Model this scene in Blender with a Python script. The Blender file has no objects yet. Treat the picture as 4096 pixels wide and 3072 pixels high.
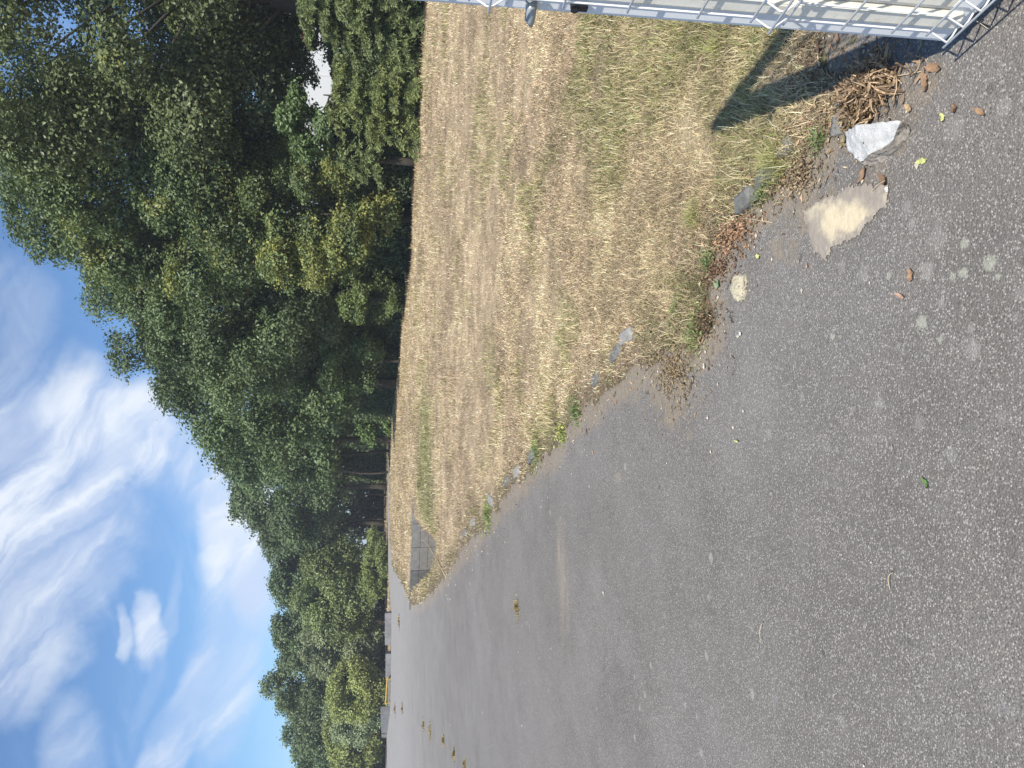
import bpy, bmesh, math
import numpy as np
from mathutils import Matrix, Vector
R = math.radians
sc = bpy.context.scene
# ------------------------------------------------------------------ camera, sky, sun, exposure
CH = 1.5                                  # eye height
FPX, VH = 3000.0, 1487.0                  # focal length and horizon of the phone picture (4096 px wide)
PITCH = math.atan((2048 - VH) / FPX)
cp, sp = math.cos(PITCH), math.sin(PITCH)
cam_d = bpy.data.cameras.new('camera'); cam = bpy.data.objects.new('camera', cam_d); sc.collection.objects.link(cam)
cam_d.sensor_width = 36; cam_d.lens = 36 * FPX / 4096; cam_d.clip_start = 0.05; cam_d.clip_end = 3000
# the phone was held upright and the picture is stored lying on its side: world up points to image left
cam.matrix_world = Matrix(((0, 1, 0, 0), (-sp, 0, -cp, 0), (-cp, 0, sp, CH), (0, 0, 0, 1)))
sc.camera = cam
SUN_EL, SHAZ = 50.0, 10.4
sun_vec = Vector((-math.sin(R(SHAZ)) * math.cos(R(SUN_EL)), -math.cos(R(SHAZ)) * math.cos(R(SUN_EL)), math.sin(R(SUN_EL))))
sl = bpy.data.lights.new('sun', 'SUN'); sl.energy = 4.8; sl.angle = R(0.53); sl.color = (1, 0.945, 0.85)
so = bpy.data.objects.new('sun', sl); sc.collection.objects.link(so)
so.rotation_euler = sun_vec.to_track_quat('Z', 'Y').to_euler()
sc.view_settings.view_transform = 'Standard'; sc.view_settings.look = 'None'
sc.view_settings.exposure = 0.36; sc.view_settings.gamma = 1.0

w = bpy.data.worlds.new('World'); sc.world = w; w.use_nodes = True
nt = w.node_tree; N = nt.nodes; Lk = nt.links
for n in list(N): N.remove(n)

class G:
    """tiny node-graph helper"""
    def __init__(s, tree): s.t = tree
    def new(s, typ, **kw):
        n = s.t.nodes.new(typ)
        for k, v in kw.items(): setattr(n, k, v)
        return n
    def put(s, sock, v):
        if isinstance(v, bpy.types.NodeSocket): s.t.links.new(v, sock)
        elif v is not None: sock.default_value = v
    def m(s, op, a, b=None, c=None, clamp=False):
        n = s.new('ShaderNodeMath', operation=op); n.use_clamp = clamp
        s.put(n.inputs[0], a)
        if b is not None: s.put(n.inputs[1], b)
        if c is not None: s.put(n.inputs[2], c)
        return n.outputs[0]
    def noise(s, vec, scale, detail=4, rough=0.55, dist=0.0):
        n = s.new('ShaderNodeTexNoise'); s.put(n.inputs['Vector'], vec)
        n.inputs['Scale'].default_value = scale; n.inputs['Detail'].default_value = detail
        n.inputs['Roughness'].default_value = rough; n.inputs['Distortion'].default_value = dist
        return n.outputs['Fac']
    def voro(s, vec, scale, feature='F1', rnd=1.0):
        n = s.new('ShaderNodeTexVoronoi', feature=feature); s.put(n.inputs['Vector'], vec)
        n.inputs['Scale'].default_value = scale; n.inputs['Randomness'].default_value = rnd
        return n
    def ramp(s, v, lo, hi, a=0.0, b=1.0, smooth=True):
        n = s.new('ShaderNodeMapRange'); n.interpolation_type = 'SMOOTHSTEP' if smooth else 'LINEAR'
        s.put(n.inputs[0], v)
        for i, q in enumerate((lo, hi, a, b)): n.inputs[i + 1].default_value = q
        return n.outputs[0]
    def mix(s, f, a, b, mode='MIX'):
        n = s.new('ShaderNodeMix', data_type='RGBA', blend_type=mode); n.clamp_factor = True
        s.put(n.inputs[0], f)
        for sock, v in ((n.inputs[6], a), (n.inputs[7], b)):
            if isinstance(v, tuple) and len(v) == 3: v = v + (1,)
            s.put(sock, v)
        return n.outputs[2]
    def vec(s, x, y, z=0.0):
        n = s.new('ShaderNodeCombineXYZ')
        for i, v in enumerate((x, y, z)): s.put(n.inputs[i], v)
        return n.outputs[0]

g = G(nt)
sky = g.new('ShaderNodeTexSky'); sky.sky_type = 'NISHITA'; sky.sun_disc = False
sky.sun_elevation = R(SUN_EL); sky.sun_rotation = R(180 + SHAZ); sky.air_density = 1.0; sky.dust_density = 0.6; sky.ozone_density = 2.5
tc = g.new('ShaderNodeTexCoord'); sx = g.new('ShaderNodeSeparateXYZ'); g.put(sx.inputs[0], tc.outputs['Generated'])
az = g.m('MULTIPLY', g.m('ARCTAN2', sx.outputs[0], sx.outputs[1]), 57.2958)
el = g.m('MULTIPLY', g.m('ARCSINE', sx.outputs[2]), 57.2958)
def azel(x, y):                           # where a spot of the photographed sky stands: compass bearing and height in degrees
    a = (3072 - y - 1536) / FPX; b = -(x - 2048) / FPX
    d = Vector((a, cp + b * sp, -sp + b * cp)).normalized()
    return math.degrees(math.atan2(d.x, d.y)), math.degrees(math.asin(d.z))
dome = tc.outputs['Generated']
w1 = g.m('SUBTRACT', g.noise(dome, 5.0, 5, 0.6), 0.5); w2 = g.m('SUBTRACT', g.noise(g.vec(sx.outputs[2], sx.outputs[0], sx.outputs[1]), 5.5, 5, 0.6), 0.5)
w3 = g.m('SUBTRACT', g.noise(dome, 22.0, 4, 0.6), 0.5)
azw = g.m('ADD', az, g.m('ADD', g.m('MULTIPLY', w1, 8.0), g.m('MULTIPLY', w3, 2.4)))
elw = g.m('ADD', el, g.m('ADD', g.m('MULTIPLY', w2, 5.5), g.m('MULTIPLY', w3, 2.2)))
azs = g.m('ADD', az, g.m('MULTIPLY', w3, 2.6)); els = g.m('ADD', el, g.m('MULTIPLY', w1, 3.6))
def blob(p0, p1, wid, strength, soft=1.0, fine=False):
    """soft streak of cloud between two bearings, half-width in degrees"""
    (a0, e0), (a1, e1) = azel(*p0), azel(*p1)
    ln = math.hypot(a1 - a0, e1 - e0); ux, uy = (a1 - a0) / ln, (e1 - e0) / ln
    A, E = (azs, els) if fine else (azw, elw)
    da = g.m('SUBTRACT', A, (a0 + a1) / 2); de = g.m('SUBTRACT', E, (e0 + e1) / 2)
    al = g.m('ADD', g.m('MULTIPLY', da, ux), g.m('MULTIPLY', de, uy))
    ac = g.m('ADD', g.m('MULTIPLY', da, -uy), g.m('MULTIPLY', de, ux))
    q = g.m('ADD', g.m('POWER', g.m('ABSOLUTE', g.m('DIVIDE', al, ln / 2)), 2.0), g.m('POWER', g.m('ABSOLUTE', g.m('DIVIDE', ac, wid)), 2.0))
    return g.ramp(q, 0.15, 1.0 + soft, strength, 0.0)
CL = [blob((120, 1440), (200, 2480), 5.2, 1.0, 0.7), blob((380, 1480), (290, 2120), 2.9, 0.95, 0.6), blob((-60, 2250), (120, 2850), 3.2, 0.7, 0.8),
      blob((605, 1500), (600, 1930), 1.75, 1.0, 0.45, True), blob((760, 1560), (750, 1990), 0.9, 0.75, 0.8, True), blob((700, 1650), (830, 2100), 2.4, 0.4, 1.0, True),
      blob((950, 1640), (970, 2560), 2.5, 1.0, 0.9, True), blob((990, 1800), (1000, 2450), 1.8, 1.0, 0.8, True), blob((900, 1900), (960, 2400), 2.0, 0.9, 0.9, True), blob((860, 1560), (840, 1950), 1.8, 0.6, 0.8, True), blob((900, 2350), (880, 3000), 2.0, 0.75, 0.8, True),
      blob((860, 2450), (640, 3260), 1.0, 0.8, 0.7, True), blob((740, 2760), (560, 3250), 0.8, 0.6, 0.7, True), blob((700, 2300), (560, 3000), 0.5, 0.25, 0.8, True),
      blob((578, 2370), (585, 2680), 0.85, 0.9, 0.6, True), blob((490, 2440), (500, 2640), 0.35, 0.6, 0.7, True), blob((640, 2500), (650, 2660), 0.35, 0.5, 0.7, True),
      blob((300, 2800), (320, 3150), 1.6, 0.45, 0.9, True), blob((60, 1380), (20, 1000), 2.0, 0.22)]
acc = CL[0]
for c in CL[1:]: acc = g.m('SUBTRACT', 1.0, g.m('MULTIPLY', g.m('SUBTRACT', 1.0, acc), g.m('SUBTRACT', 1.0, c)))
fu = g.m('ADD', g.m('MULTIPLY', azs, 0.055), g.m('MULTIPLY', els, -0.045)); fv = g.m('ADD', g.m('MULTIPLY', els, 0.20), g.m('MULTIPLY', azs, 0.15))
fine = g.noise(g.vec(fu, fv), 1.0, 8, 0.58, 0.9)
wisp = g.noise(g.vec(g.m('MULTIPLY', g.m('ADD', az, g.m('MULTIPLY', el, 0.7)), 0.03), g.m('MULTIPLY', g.m('SUBTRACT', el, g.m('MULTIPLY', az, 0.35)), 0.14)), 3.0, 6, 0.62, 0.4)
alpha = g.m('MULTIPLY', acc, g.ramp(fine, 0.30, 0.64, 0.35, 1.0))
alpha = g.m('ADD', alpha, g.m('MULTIPLY', g.ramp(wisp, 0.5, 0.85, 0.0, 0.25), g.m('SUBTRACT', 1.0, alpha)), clamp=True)
glow = blob((1000, 1960), (1010, 2520), 2.0, 0.9, 0.9, True)
alpha = g.m('MAXIMUM', alpha, glow)
# the other half of the sky, behind the camera, has its own loose cloud
skyc = g.mix(1.0, sky.outputs[0], (0.82, 1.03, 1.22), 'MULTIPLY')
shade = g.ramp(fine, 0.35, 0.75, 0.0, 1.0)
cloudc = g.mix(shade, (5.3, 6.1, 7.8), (7.6, 8.0, 8.4))
skyf = g.mix(g.m('MULTIPLY', alpha, 0.93), skyc, cloudc)
bg = g.new('ShaderNodeBackground'); bg.inputs['Strength'].default_value = 0.1; g.put(bg.inputs['Color'], skyf)
ow = g.new('ShaderNodeOutputWorld'); g.put(ow.inputs[0], bg.outputs[0])

# ------------------------------------------------------------------ helpers
rng = np.random.default_rng(7)
def pt(x, y, z=0.0):
    """point of the ground (height z) seen at photo pixel x, y: used to survey the place from the photograph"""
    a = (1536 - y) / FPX; b = (2048 - x) / FPX
    r = (a, cp + b * sp, -sp + b * cp); t = (CH - z) / -r[2]
    return (r[0] * t, r[1] * t)
def link(o, parent=None):
    sc.collection.objects.link(o)
    if parent is not None: o.parent = parent
    return o
def tag(o, label=None, cat=None, group=None, kind=None):
    if label: o['label'] = label
    if cat: o['category'] = cat
    if group: o['group'] = group
    if kind: o['kind'] = kind
    return o
def empty(name, loc, label, cat, group=None, rz=0.0):
    o = bpy.data.objects.new(name, None); o.location = loc; o.rotation_euler = (0, 0, rz); o.empty_display_size = 0.2
    link(o); return tag(o, label, cat, group)
def mesh(name, V, F, mat, parent=None, col=None, smooth=False, loc=None):
    """V (n,3), F: list/array of faces or list of arrays (quads, tris)"""
    V = np.asarray(V, dtype=np.float32)
    me = bpy.data.meshes.new(name)
    if isinstance(F, np.ndarray): F = [F]
    if F and not isinstance(F[0], np.ndarray):
        me.from_pydata(V.tolist(), [], [list(f) for f in F])
    else:
        F = [f for f in F if len(f)]
        loops = np.concatenate([f.reshape(-1) for f in F]).astype(np.int32)
        tot = np.concatenate([np.full(len(f), f.shape[1]) for f in F]).astype(np.int32)
        st = np.concatenate([[0], np.cumsum(tot)[:-1]]).astype(np.int32)
        me.vertices.add(len(V)); me.vertices.foreach_set('co', V.reshape(-1))
        me.loops.add(len(loops)); me.loops.foreach_set('vertex_index', loops)
        me.polygons.add(len(tot)); me.polygons.foreach_set('loop_start', st); me.polygons.foreach_set('loop_total', tot)
        me.update(calc_edges=True); me.validate()
    if col is not None:
        col = np.asarray(col, dtype=np.float32)
        if col.shape[1] == 3: col = np.concatenate([col, np.ones((len(col), 1), np.float32)], 1)
        a = me.color_attributes.new('Col', 'FLOAT_COLOR', 'POINT'); a.data.foreach_set('color', col.reshape(-1))
    me.polygons.foreach_set('use_smooth', np.full(len(me.polygons), bool(smooth)))
    if mat: me.materials.append(mat)
    o = bpy.data.objects.new(name, me); link(o, parent)
    if loc is not None: o.location = loc
    return o
def _h(ix, iy, iz, s):
    n = (ix.astype(np.int64) * 374761393 + iy.astype(np.int64) * 668265263 + iz.astype(np.int64) * 2147483647 + s * 1274126177) & 0xffffffff
    n = ((n ^ (n >> 13)) * 1274126177) & 0xffffffff
    n = (n ^ (n >> 16)) & 0xffffffff
    return n / 4294967295.0
def vn(x, y, z=None, s=0):
    x = np.asarray(x, float); y = np.asarray(y, float); z = np.zeros_like(x) if z is None else np.asarray(z, float)
    ix, iy, iz = np.floor(x), np.floor(y), np.floor(z); fx, fy, fz = x - ix, y - iy, z - iz
    fx, fy, fz = (f * f * (3 - 2 * f) for f in (fx, fy, fz)); r = 0
    for dz in (0, 1):
        for dy in (0, 1):
            for dx in (0, 1):
                r = r + _h(ix + dx, iy + dy, iz + dz, s) * np.abs(1 - dx - fx) * np.abs(1 - dy - fy) * np.abs(1 - dz - fz)
    return r
def fbm(x, y, z=None, o=4, s=0):
    x = np.asarray(x, float); y = np.asarray(y, float)
    r = 0; a = 0.5; t = 0
    for k in range(o):
        f = 2.03 ** k; x, y = 0.825 * x - 0.565 * y + 3.7, 0.565 * x + 0.825 * y - 1.9
        r = r + a * vn(x * f, y * f, None if z is None else z * f, s + k); t += a; a *= 0.55
    return r / t
def sstep(a, b, x):
    t = np.clip((x - a) / (b - a), 0, 1); return t * t * (3 - 2 * t)
def inpoly(P, x, y):
    c = np.zeros(x.shape, bool); n = len(P)
    for i in range(n):
        x0, y0 = P[i]; x1, y1 = P[(i + 1) % n]
        if y0 == y1: continue
        c ^= ((y0 > y) != (y1 > y)) & (x < (x1 - x0) * (y - y0) / (y1 - y0) + x0)
    return c
def segdist(P, x, y, closed=False):
    d = np.full(x.shape, 1e9)
    for i in range(len(P) if closed else len(P) - 1):
        x0, y0 = P[i]; x1, y1 = P[(i + 1) % len(P)]
        L2 = (x1 - x0) ** 2 + (y1 - y0) ** 2 + 1e-12
        t = np.clip(((x - x0) * (x1 - x0) + (y - y0) * (y1 - y0)) / L2, 0, 1)
        d = np.minimum(d, np.hypot(x - x0 - t * (x1 - x0), y - y0 - t * (y1 - y0)))
    return d
def tube(path, rad, sides=6, cap=True):
    """numpy tube along path (n,3); rad scalar or list"""
    P = np.asarray(path, float); n = len(P); rad = np.broadcast_to(np.asarray(rad, float), (n,))
    T = np.gradient(P, axis=0); T /= np.linalg.norm(T, axis=1)[:, None] + 1e-9
    ref = np.array([0, 0, 1.0]) if abs(T[0][2]) < 0.9 else np.array([1.0, 0, 0])
    V = []
    for i in range(n):
        a = np.cross(T[i], ref); a /= np.linalg.norm(a) + 1e-9; b = np.cross(T[i], a); ref = np.cross(a, T[i])
        an = np.arange(sides) * 2 * math.pi / sides
        V.append(P[i] + rad[i] * (np.cos(an)[:, None] * a + np.sin(an)[:, None] * b))
    V = np.concatenate(V); F = []
    for i in range(n - 1):
        for k in range(sides):
            k2 = (k + 1) % sides
            F.append((i * sides + k, i * sides + k2, (i + 1) * sides + k2, (i + 1) * sides + k))
    Q = np.array(F)
    if cap:
        V = np.concatenate([V, P[:1], P[-1:]]); c0, c1 = len(V) - 2, len(V) - 1
        T3 = np.array([(c0, (k + 1) % sides, k) for k in range(sides)] + [(c1, (n - 1) * sides + k, (n - 1) * sides + (k + 1) % sides) for k in range(sides)])
    else: T3 = np.zeros((0, 3), int)
    return V, Q, T3
class MB:
    """collects pieces into one mesh"""
    def __init__(s): s.V = []; s.Q = []; s.T = []; s.n = 0; s.C = []
    def add(s, V, Q=None, T=None, col=None):
        V = np.asarray(V, float)
        if Q is not None and len(Q): s.Q.append(np.asarray(Q) + s.n)
        if T is not None and len(T): s.T.append(np.asarray(T) + s.n)
        s.V.append(V); s.n += len(V)
        if col is not None: s.C.append(np.broadcast_to(np.asarray(col, float), (len(V), 3)))
        return s
    def tube(s, path, rad, sides=6, col=None):
        return s.add(*tube(path, rad, sides), col=col)
    def box(s, c, d, M=None, col=None):
        c = np.array(c, float); d = np.array(d, float) / 2
        V = np.array([(x, y, z) for x in (-1, 1) for y in (-1, 1) for z in (-1, 1)]) * d
        if M is not None: V = V @ np.array(M.to_3x3()).T
        return s.add(V + c, [(0, 1, 3, 2), (4, 6, 7, 5), (0, 4, 5, 1), (2, 3, 7, 6), (0, 2, 6, 4), (1, 5, 7, 3)], col=col)
    def build(s, name, mat, parent=None, smooth=False, loc=None):
        F = []
        if s.Q: F.append(np.concatenate(s.Q))
        if s.T: F.append(np.concatenate(s.T))
        return mesh(name, np.concatenate(s.V), F, mat, parent, col=np.concatenate(s.C) if s.C else None, smooth=smooth, loc=loc)

# ------------------------------------------------------------------ materials
LG_, LP_ = (0.40, 0.40, 0.315), (0.34, 0.32, 0.29)
LICHEN = [(915, 255, 32, .8, LG_), (1065, 380, 42, .8, LG_), (845, 460, 24, .7, LG_), (905, 440, 33, .8, LG_), (1115, 460, 20, .7, LG_), (460, 455, 22, .8, LG_), (690, 430, 60, .65, LP_), (655, 735, 42, .85, LG_), (775, 620, 25, .6, LP_), (770, 835, 25, .7, LG_),
          (600, 140, 36, .55, LP_), (750, 240, 75, .4, LP_), (960, 890, 55, .6, LP_), (950, 770, 26, .6, LP_), (305, 440, 60, .45, LP_), (570, 50, 45, .5, LP_), (515, 870, 22, .5, LP_), (1225, 700, 30, .4, LP_), (175, 400, 45, .4, LP_), (640, 1330, 50, .4, LP_),
          (-290, 200, 30, .5, LP_), (1150, -560, 45, .45, LP_), (850, -420, 70, .35, LP_), (1240, 560, 45, .35, LP_), (-60, 1180, 35, .5, LP_), (240, 1260, 30, .5, LP_), (120, 820, 26, .8, LG_), (1140, 1300, 40, .35, LP_)]
def mat(name):
    m = bpy.data.materials.new(name); m.use_nodes = True
    t = m.node_tree
    for n in list(t.nodes): t.nodes.remove(n)
    q = G(t); o = q.new('ShaderNodeOutputMaterial'); b = q.new('ShaderNodeBsdfPrincipled'); t.links.new(b.outputs[0], o.inputs[0])
    return m, q, b, o
def pos(q):
    return q.new('ShaderNodeNewGeometry').outputs['Position']
def objc(q): return q.new('ShaderNodeTexCoord').outputs['Object']
def bump(q, b, h, strength=0.5, dist=0.01):
    n = q.new('ShaderNodeBump'); n.inputs['Strength'].default_value = strength; n.inputs['Distance'].default_value = dist
    q.put(n.inputs['Height'], h); q.put(b.inputs['Normal'], n.outputs[0])
def colattr(q):
    n = q.new('ShaderNodeVertexColor'); n.layer_name = 'Col'; return n
def leafy(name, trans=0.25, rough=0.5, spec=0.35, tint=(1, 1, 1)):
    m, q, b, o = mat(name); c = colattr(q).outputs[0]
    c = q.mix(1.0, c, tint, 'MULTIPLY')
    q.put(b.inputs['Base Color'], c); b.inputs['Roughness'].default_value = rough; b.inputs['Specular IOR Level'].default_value = spec
    tr = q.new('ShaderNodeBsdfTranslucent'); q.put(tr.inputs[0], q.mix(1.0, c, (1.1, 1.25, 0.5), 'MULTIPLY'))
    mx = q.new('ShaderNodeMixShader'); mx.inputs[0].default_value = trans
    q.put(mx.inputs[1], b.outputs[0]); q.put(mx.inputs[2], tr.outputs[0]); q.put(o.inputs[0], mx.outputs[0])
    return m
M = {}
M['leaf'] = leafy('foliage', 0.22, 0.45, 0.4)
M['needle'] = leafy('needles', 0.15, 0.55, 0.3)
M['blade'] = leafy('grass_blades', 0.2, 0.6, 0.25)
M['litter'] = leafy('dead_leaves', 0.12, 0.6, 0.25)
m, q, b, o = mat('bark'); p = pos(q)
n1 = q.noise(p, 6, 6, 0.65); q.put(b.inputs['Base Color'], q.mix(n1, (0.022, 0.018, 0.013), (0.075, 0.064, 0.048)))
b.inputs['Roughness'].default_value = 0.95; bump(q, b, n1, 0.8, 0.03); M['bark'] = m
# ground (field, verge, wood floor): colour surveyed per vertex, broken up by noise
m, q, b, o = mat('dry_ground'); p = pos(q); c = colattr(q).outputs[0]
na = q.noise(p, 55, 5, 0.7); nb = q.noise(p, 9, 5, 0.6)
f = q.m('ADD', q.m('MULTIPLY', q.ramp(na, 0.3, 0.7, 0.4, 1.5), 0.7), q.m('MULTIPLY', q.ramp(nb, 0.3, 0.7, 0.7, 1.3), 0.3))
q.put(b.inputs['Base Color'], q.mix(1.0, c, q.vec(f, f, f), 'MULTIPLY')); b.inputs['Roughness'].default_value = 0.95
b.inputs['Specular IOR Level'].default_value = 0.15; bump(q, b, na, 0.7, 0.02); M['ground'] = m
# asphalt
m, q, b, o = mat('asphalt'); p = pos(q); va = colattr(q); s3 = q.new('ShaderNodeSeparateColor'); q.put(s3.inputs[0], va.outputs[0])
dirt, far_sheen = s3.outputs[0], s3.outputs[1]
v1 = q.voro(p, 170); v2 = q.voro(p, 90); v3 = q.voro(p, 420)
sc1 = q.new('ShaderNodeSeparateColor'); q.put(sc1.inputs[0], v1.outputs['Color']); sc2 = q.new('ShaderNodeSeparateColor'); q.put(sc2.inputs[0], v2.outputs['Color'])
sc4 = q.new('ShaderNodeSeparateColor'); q.put(sc4.inputs[0], v3.outputs['Color'])
big = q.noise(p, 0.35, 5, 0.6); mid = q.noise(p, 2.3, 5, 0.65); fin = q.noise(p, 30, 4, 0.6)
base = q.mix(q.ramp(mid, 0.3, 0.7), (0.152, 0.137, 0.120), (0.203, 0.184, 0.164))
base = q.mix(q.ramp(big, 0.42, 0.62, 0.0, 0.55), base, (0.245, 0.23, 0.212))
stone = q.mix(sc1.outputs[1], (0.09, 0.082, 0.074), (0.50, 0.465, 0.41))
base = q.mix(q.m('MULTIPLY', q.ramp(sc1.outputs[0], 0.34, 0.36), q.ramp(v1.outputs['Distance'], 0.62, 0.3)), base, stone)
base = q.mix(q.m('MULTIPLY', q.ramp(sc2.outputs[0], 0.90, 0.91, 0.0, 0.6), q.ramp(v2.outputs['Distance'], 0.42, 0.3)), base, (0.46, 0.44, 0.41))
base = q.mix(q.m('MULTIPLY', q.ramp(sc4.outputs[0], 0.3, 0.9), 0.62), base, (0.075, 0.068, 0.063))
dk = q.ramp(q.noise(p, 0.8, 6, 0.65, 0.5), 0.50, 0.72, 0.0, 0.22); base = q.mix(dk, base, (0.085, 0.078, 0.074))
v4 = q.voro(p, 6.5); sc5 = q.new('ShaderNodeSeparateColor'); q.put(sc5.inputs[0], v4.outputs['Color'])
lich = q.m('MULTIPLY', q.m('MULTIPLY', q.ramp(sc5.outputs[0], 0.60, 0.64), q.ramp(q.noise(p, 0.9, 3, 0.5), 0.44, 0.56, 0.15, 1.0)), q.ramp(q.m('ADD', v4.outputs['Distance'], q.m('MULTIPLY', q.m('SUBTRACT', fin, 0.5), 0.22)), 0.17, 0.09))
base = q.mix(q.m('MULTIPLY', lich, 0.5), base, (0.37, 0.37, 0.32))
sxyz = q.new('ShaderNodeSeparateXYZ'); q.put(sxyz.inputs[0], p); wob = q.m('MULTIPLY', q.m('SUBTRACT', q.noise(p, 60, 5, 0.7), 0.5), 3.0)
for lx_, ly_, lr_, lk_, lc_ in LICHEN:                    # pale lichen rosettes growing on the old tarmac
    wx_, wy_ = pt(3248 + lx_ * .668, 800 + ly_ * .668); rad_ = lr_ * .668 / 1500
    dd_ = q.m('SQRT', q.m('ADD', q.m('POWER', q.m('SUBTRACT', sxyz.outputs[0], wx_), 2.0), q.m('POWER', q.m('SUBTRACT', sxyz.outputs[1], wy_), 2.0)))
    base = q.mix(q.ramp(q.m('ADD', q.m('DIVIDE', dd_, rad_), wob), 1.35, 0.55, 0.0, lk_ * 0.75), base, lc_)
v5 = q.voro(p, 11); sc6 = q.new('ShaderNodeSeparateColor'); q.put(sc6.inputs[0], v5.outputs['Color'])
spot = q.m('MULTIPLY', q.ramp(sc6.outputs[0], 0.93, 0.95), q.ramp(q.m('ADD', v5.outputs['Distance'], q.m('MULTIPLY', q.m('SUBTRACT', fin, 0.5), 0.3)), 0.16, 0.1))
base = q.mix(q.m('MULTIPLY', spot, 0.55), base, (0.06, 0.055, 0.05))
pale = q.ramp(q.noise(p, 5.5, 5, 0.7), 0.62, 0.72, 0.0, 0.4); base = q.mix(pale, base, (0.27, 0.268, 0.26))
dn0 = q.m('MULTIPLY', q.ramp(q.noise(p, 45, 5, 0.75), 0.36, 0.6, 0.25, 1.0), 1.0)
dn = q.ramp(q.m('ADD', dirt, q.m('MULTIPLY', q.m('SUBTRACT', q.noise(p, 9, 8, 0.75), 0.5), 1.7)), 0.40, 0.80)
dcol = q.mix(fin, (0.17, 0.13, 0.085), (0.37, 0.30, 0.21)); base = q.mix(q.m('MULTIPLY', q.m('MULTIPLY', dn, dn0), 0.9), base, dcol)
base = q.mix(q.m('MULTIPLY', far_sheen, q.ramp(mid, 0.3, 0.6, 0.7, 1.0)), base, (0.335, 0.32, 0.305))  # far sheen mixed in as a paler tarmac colour
base = q.mix(q.m('MULTIPLY', s3.outputs[2], q.ramp(fin, 0.3, 0.6, 0.3, 0.9)), base, (0.38, 0.31, 0.22))
q.put(b.inputs['Base Color'], base); b.inputs['Roughness'].default_value = 0.8; b.inputs['Specular IOR Level'].default_value = 0.4
hgt = q.m('ADD', q.m('MULTIPLY', v1.outputs['Distance'], -1.0), q.m('MULTIPLY', fin, 0.6)); bump(q, b, hgt, 0.55, 0.004); M['asphalt'] = m
# concrete in several tones
def concrete(name, a, c2, sc_=8.0, spots=0.0):
    m, q, b, o = mat(name); p = objc(q); n1 = q.noise(p, sc_, 7, 0.7); n2 = q.noise(p, sc_ * 9, 4, 0.7)
    c = q.mix(q.ramp(n1, 0.3, 0.7), a, c2); c = q.mix(q.ramp(n2, 0.35, 0.7, 0.0, 0.4), c, tuple(v * 0.5 for v in a))
    if spots:
        v = q.voro(p, 70); s = q.new('ShaderNodeSeparateColor'); q.put(s.inputs[0], v.outputs['Color'])
        c = q.mix(q.m('MULTIPLY', q.ramp(s.outputs[0], 1 - spots, 1.01 - spots), q.ramp(v.outputs['Distance'], 0.3, 0.2)), c, (0.12, 0.11, 0.1))
    q.put(b.inputs['Base Color'], c); b.inputs['Roughness'].default_value = 0.9; bump(q, b, q.m('ADD', n1, n2), 0.6, 0.006)
    return m
M['slab'] = concrete('shadowed_slab', (0.075, 0.077, 0.08), (0.15, 0.15, 0.15), 5)  # darker copy of the slab tone: shadow on the left slabs painted in
M['slab_light'] = concrete('pale_slab', (0.15, 0.147, 0.138), (0.24, 0.232, 0.215), 5)
M['block'] = concrete('old_concrete', (0.14, 0.135, 0.14), (0.25, 0.245, 0.25), 1.5)
M['kerb'] = concrete('kerb_concrete', (0.11, 0.11, 0.10), (0.25, 0.24, 0.22), 14)
M['kerb_pale'] = concrete('pale_kerb', (0.22, 0.21, 0.19), (0.38, 0.37, 0.34), 14)
M['rock_white'] = concrete('whitewashed_concrete', (0.52, 0.51, 0.485), (0.74, 0.73, 0.70), 25, 0.12)
M['rock_dark'] = concrete('broken_concrete', (0.22, 0.19, 0.155), (0.52, 0.46, 0.39), 40, 0.2)
M['rock_cream'] = concrete('sandy_concrete', (0.42, 0.37, 0.26), (0.60, 0.54, 0.40), 40, 0.15)
m, q, b, o = mat('concrete_remains'); p = pos(q); c = colattr(q); s3 = q.new('ShaderNodeSeparateColor'); q.put(s3.inputs[0], c.outputs[0])
n1 = q.noise(p, 60, 5, 0.7); n2 = q.noise(p, 14, 4, 0.6)
base = q.mix(n1, (0.25, 0.215, 0.175), (0.36, 0.315, 0.26))
base = q.mix(q.ramp(q.m('ADD', s3.outputs[0], q.m('MULTIPLY', q.m('SUBTRACT', n2, 0.5), 2.2)), 0.18, 0.95), base, q.mix(n1, (0.46, 0.38, 0.24), (0.72, 0.62, 0.44)))
q.put(b.inputs['Base Color'], base); b.inputs['Roughness'].default_value = 0.95; bump(q, b, n1, 0.6, 0.004); M['patch'] = m
def paint(name, c, dirty, rough=0.4, amount=0.5, metal=0.0):
    m, q, b, o = mat(name); p = objc(q); n1 = q.noise(p, 18, 6, 0.7); n2 = q.noise(p, 120, 3, 0.6)
    col = q.mix(q.ramp(n1, 0.5, 0.75, 0.0, amount), c, dirty); col = q.mix(q.ramp(n2, 0.66, 0.72, 0.0, amount), col, tuple(v * 0.5 for v in dirty))
    q.put(b.inputs['Base Color'], col); b.inputs['Roughness'].default_value = rough; b.inputs['Metallic'].default_value = metal
    bump(q, b, n1, 0.08, 0.003); return m
M['white'] = paint('white_gate_paint', (0.80, 0.81, 0.81), (0.62, 0.57, 0.46))
M['cream'] = paint('dusty_white_paint', (0.76, 0.73, 0.64), (0.5, 0.44, 0.34), 0.5, 0.6)
M['wire'] = paint('white_wire_paint', (0.82, 0.82, 0.80), (0.6, 0.54, 0.4), 0.35, 0.4)
M['steel'] = paint('grey_handle', (0.36, 0.38, 0.37), (0.25, 0.25, 0.24), 0.35, 0.3, 0.3)
M['black'] = paint('black_plastic', (0.02, 0.02, 0.022), (0.06, 0.06, 0.06), 0.4, 0.4)
M['yellow'] = paint('yellow_paint', (0.50, 0.33, 0.07), (0.28, 0.18, 0.09), 0.6, 0.9)
M['wall_white'] = paint('white_cladding', (0.62, 0.64, 0.67), (0.52, 0.54, 0.57), 0.5, 0.3)
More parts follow.
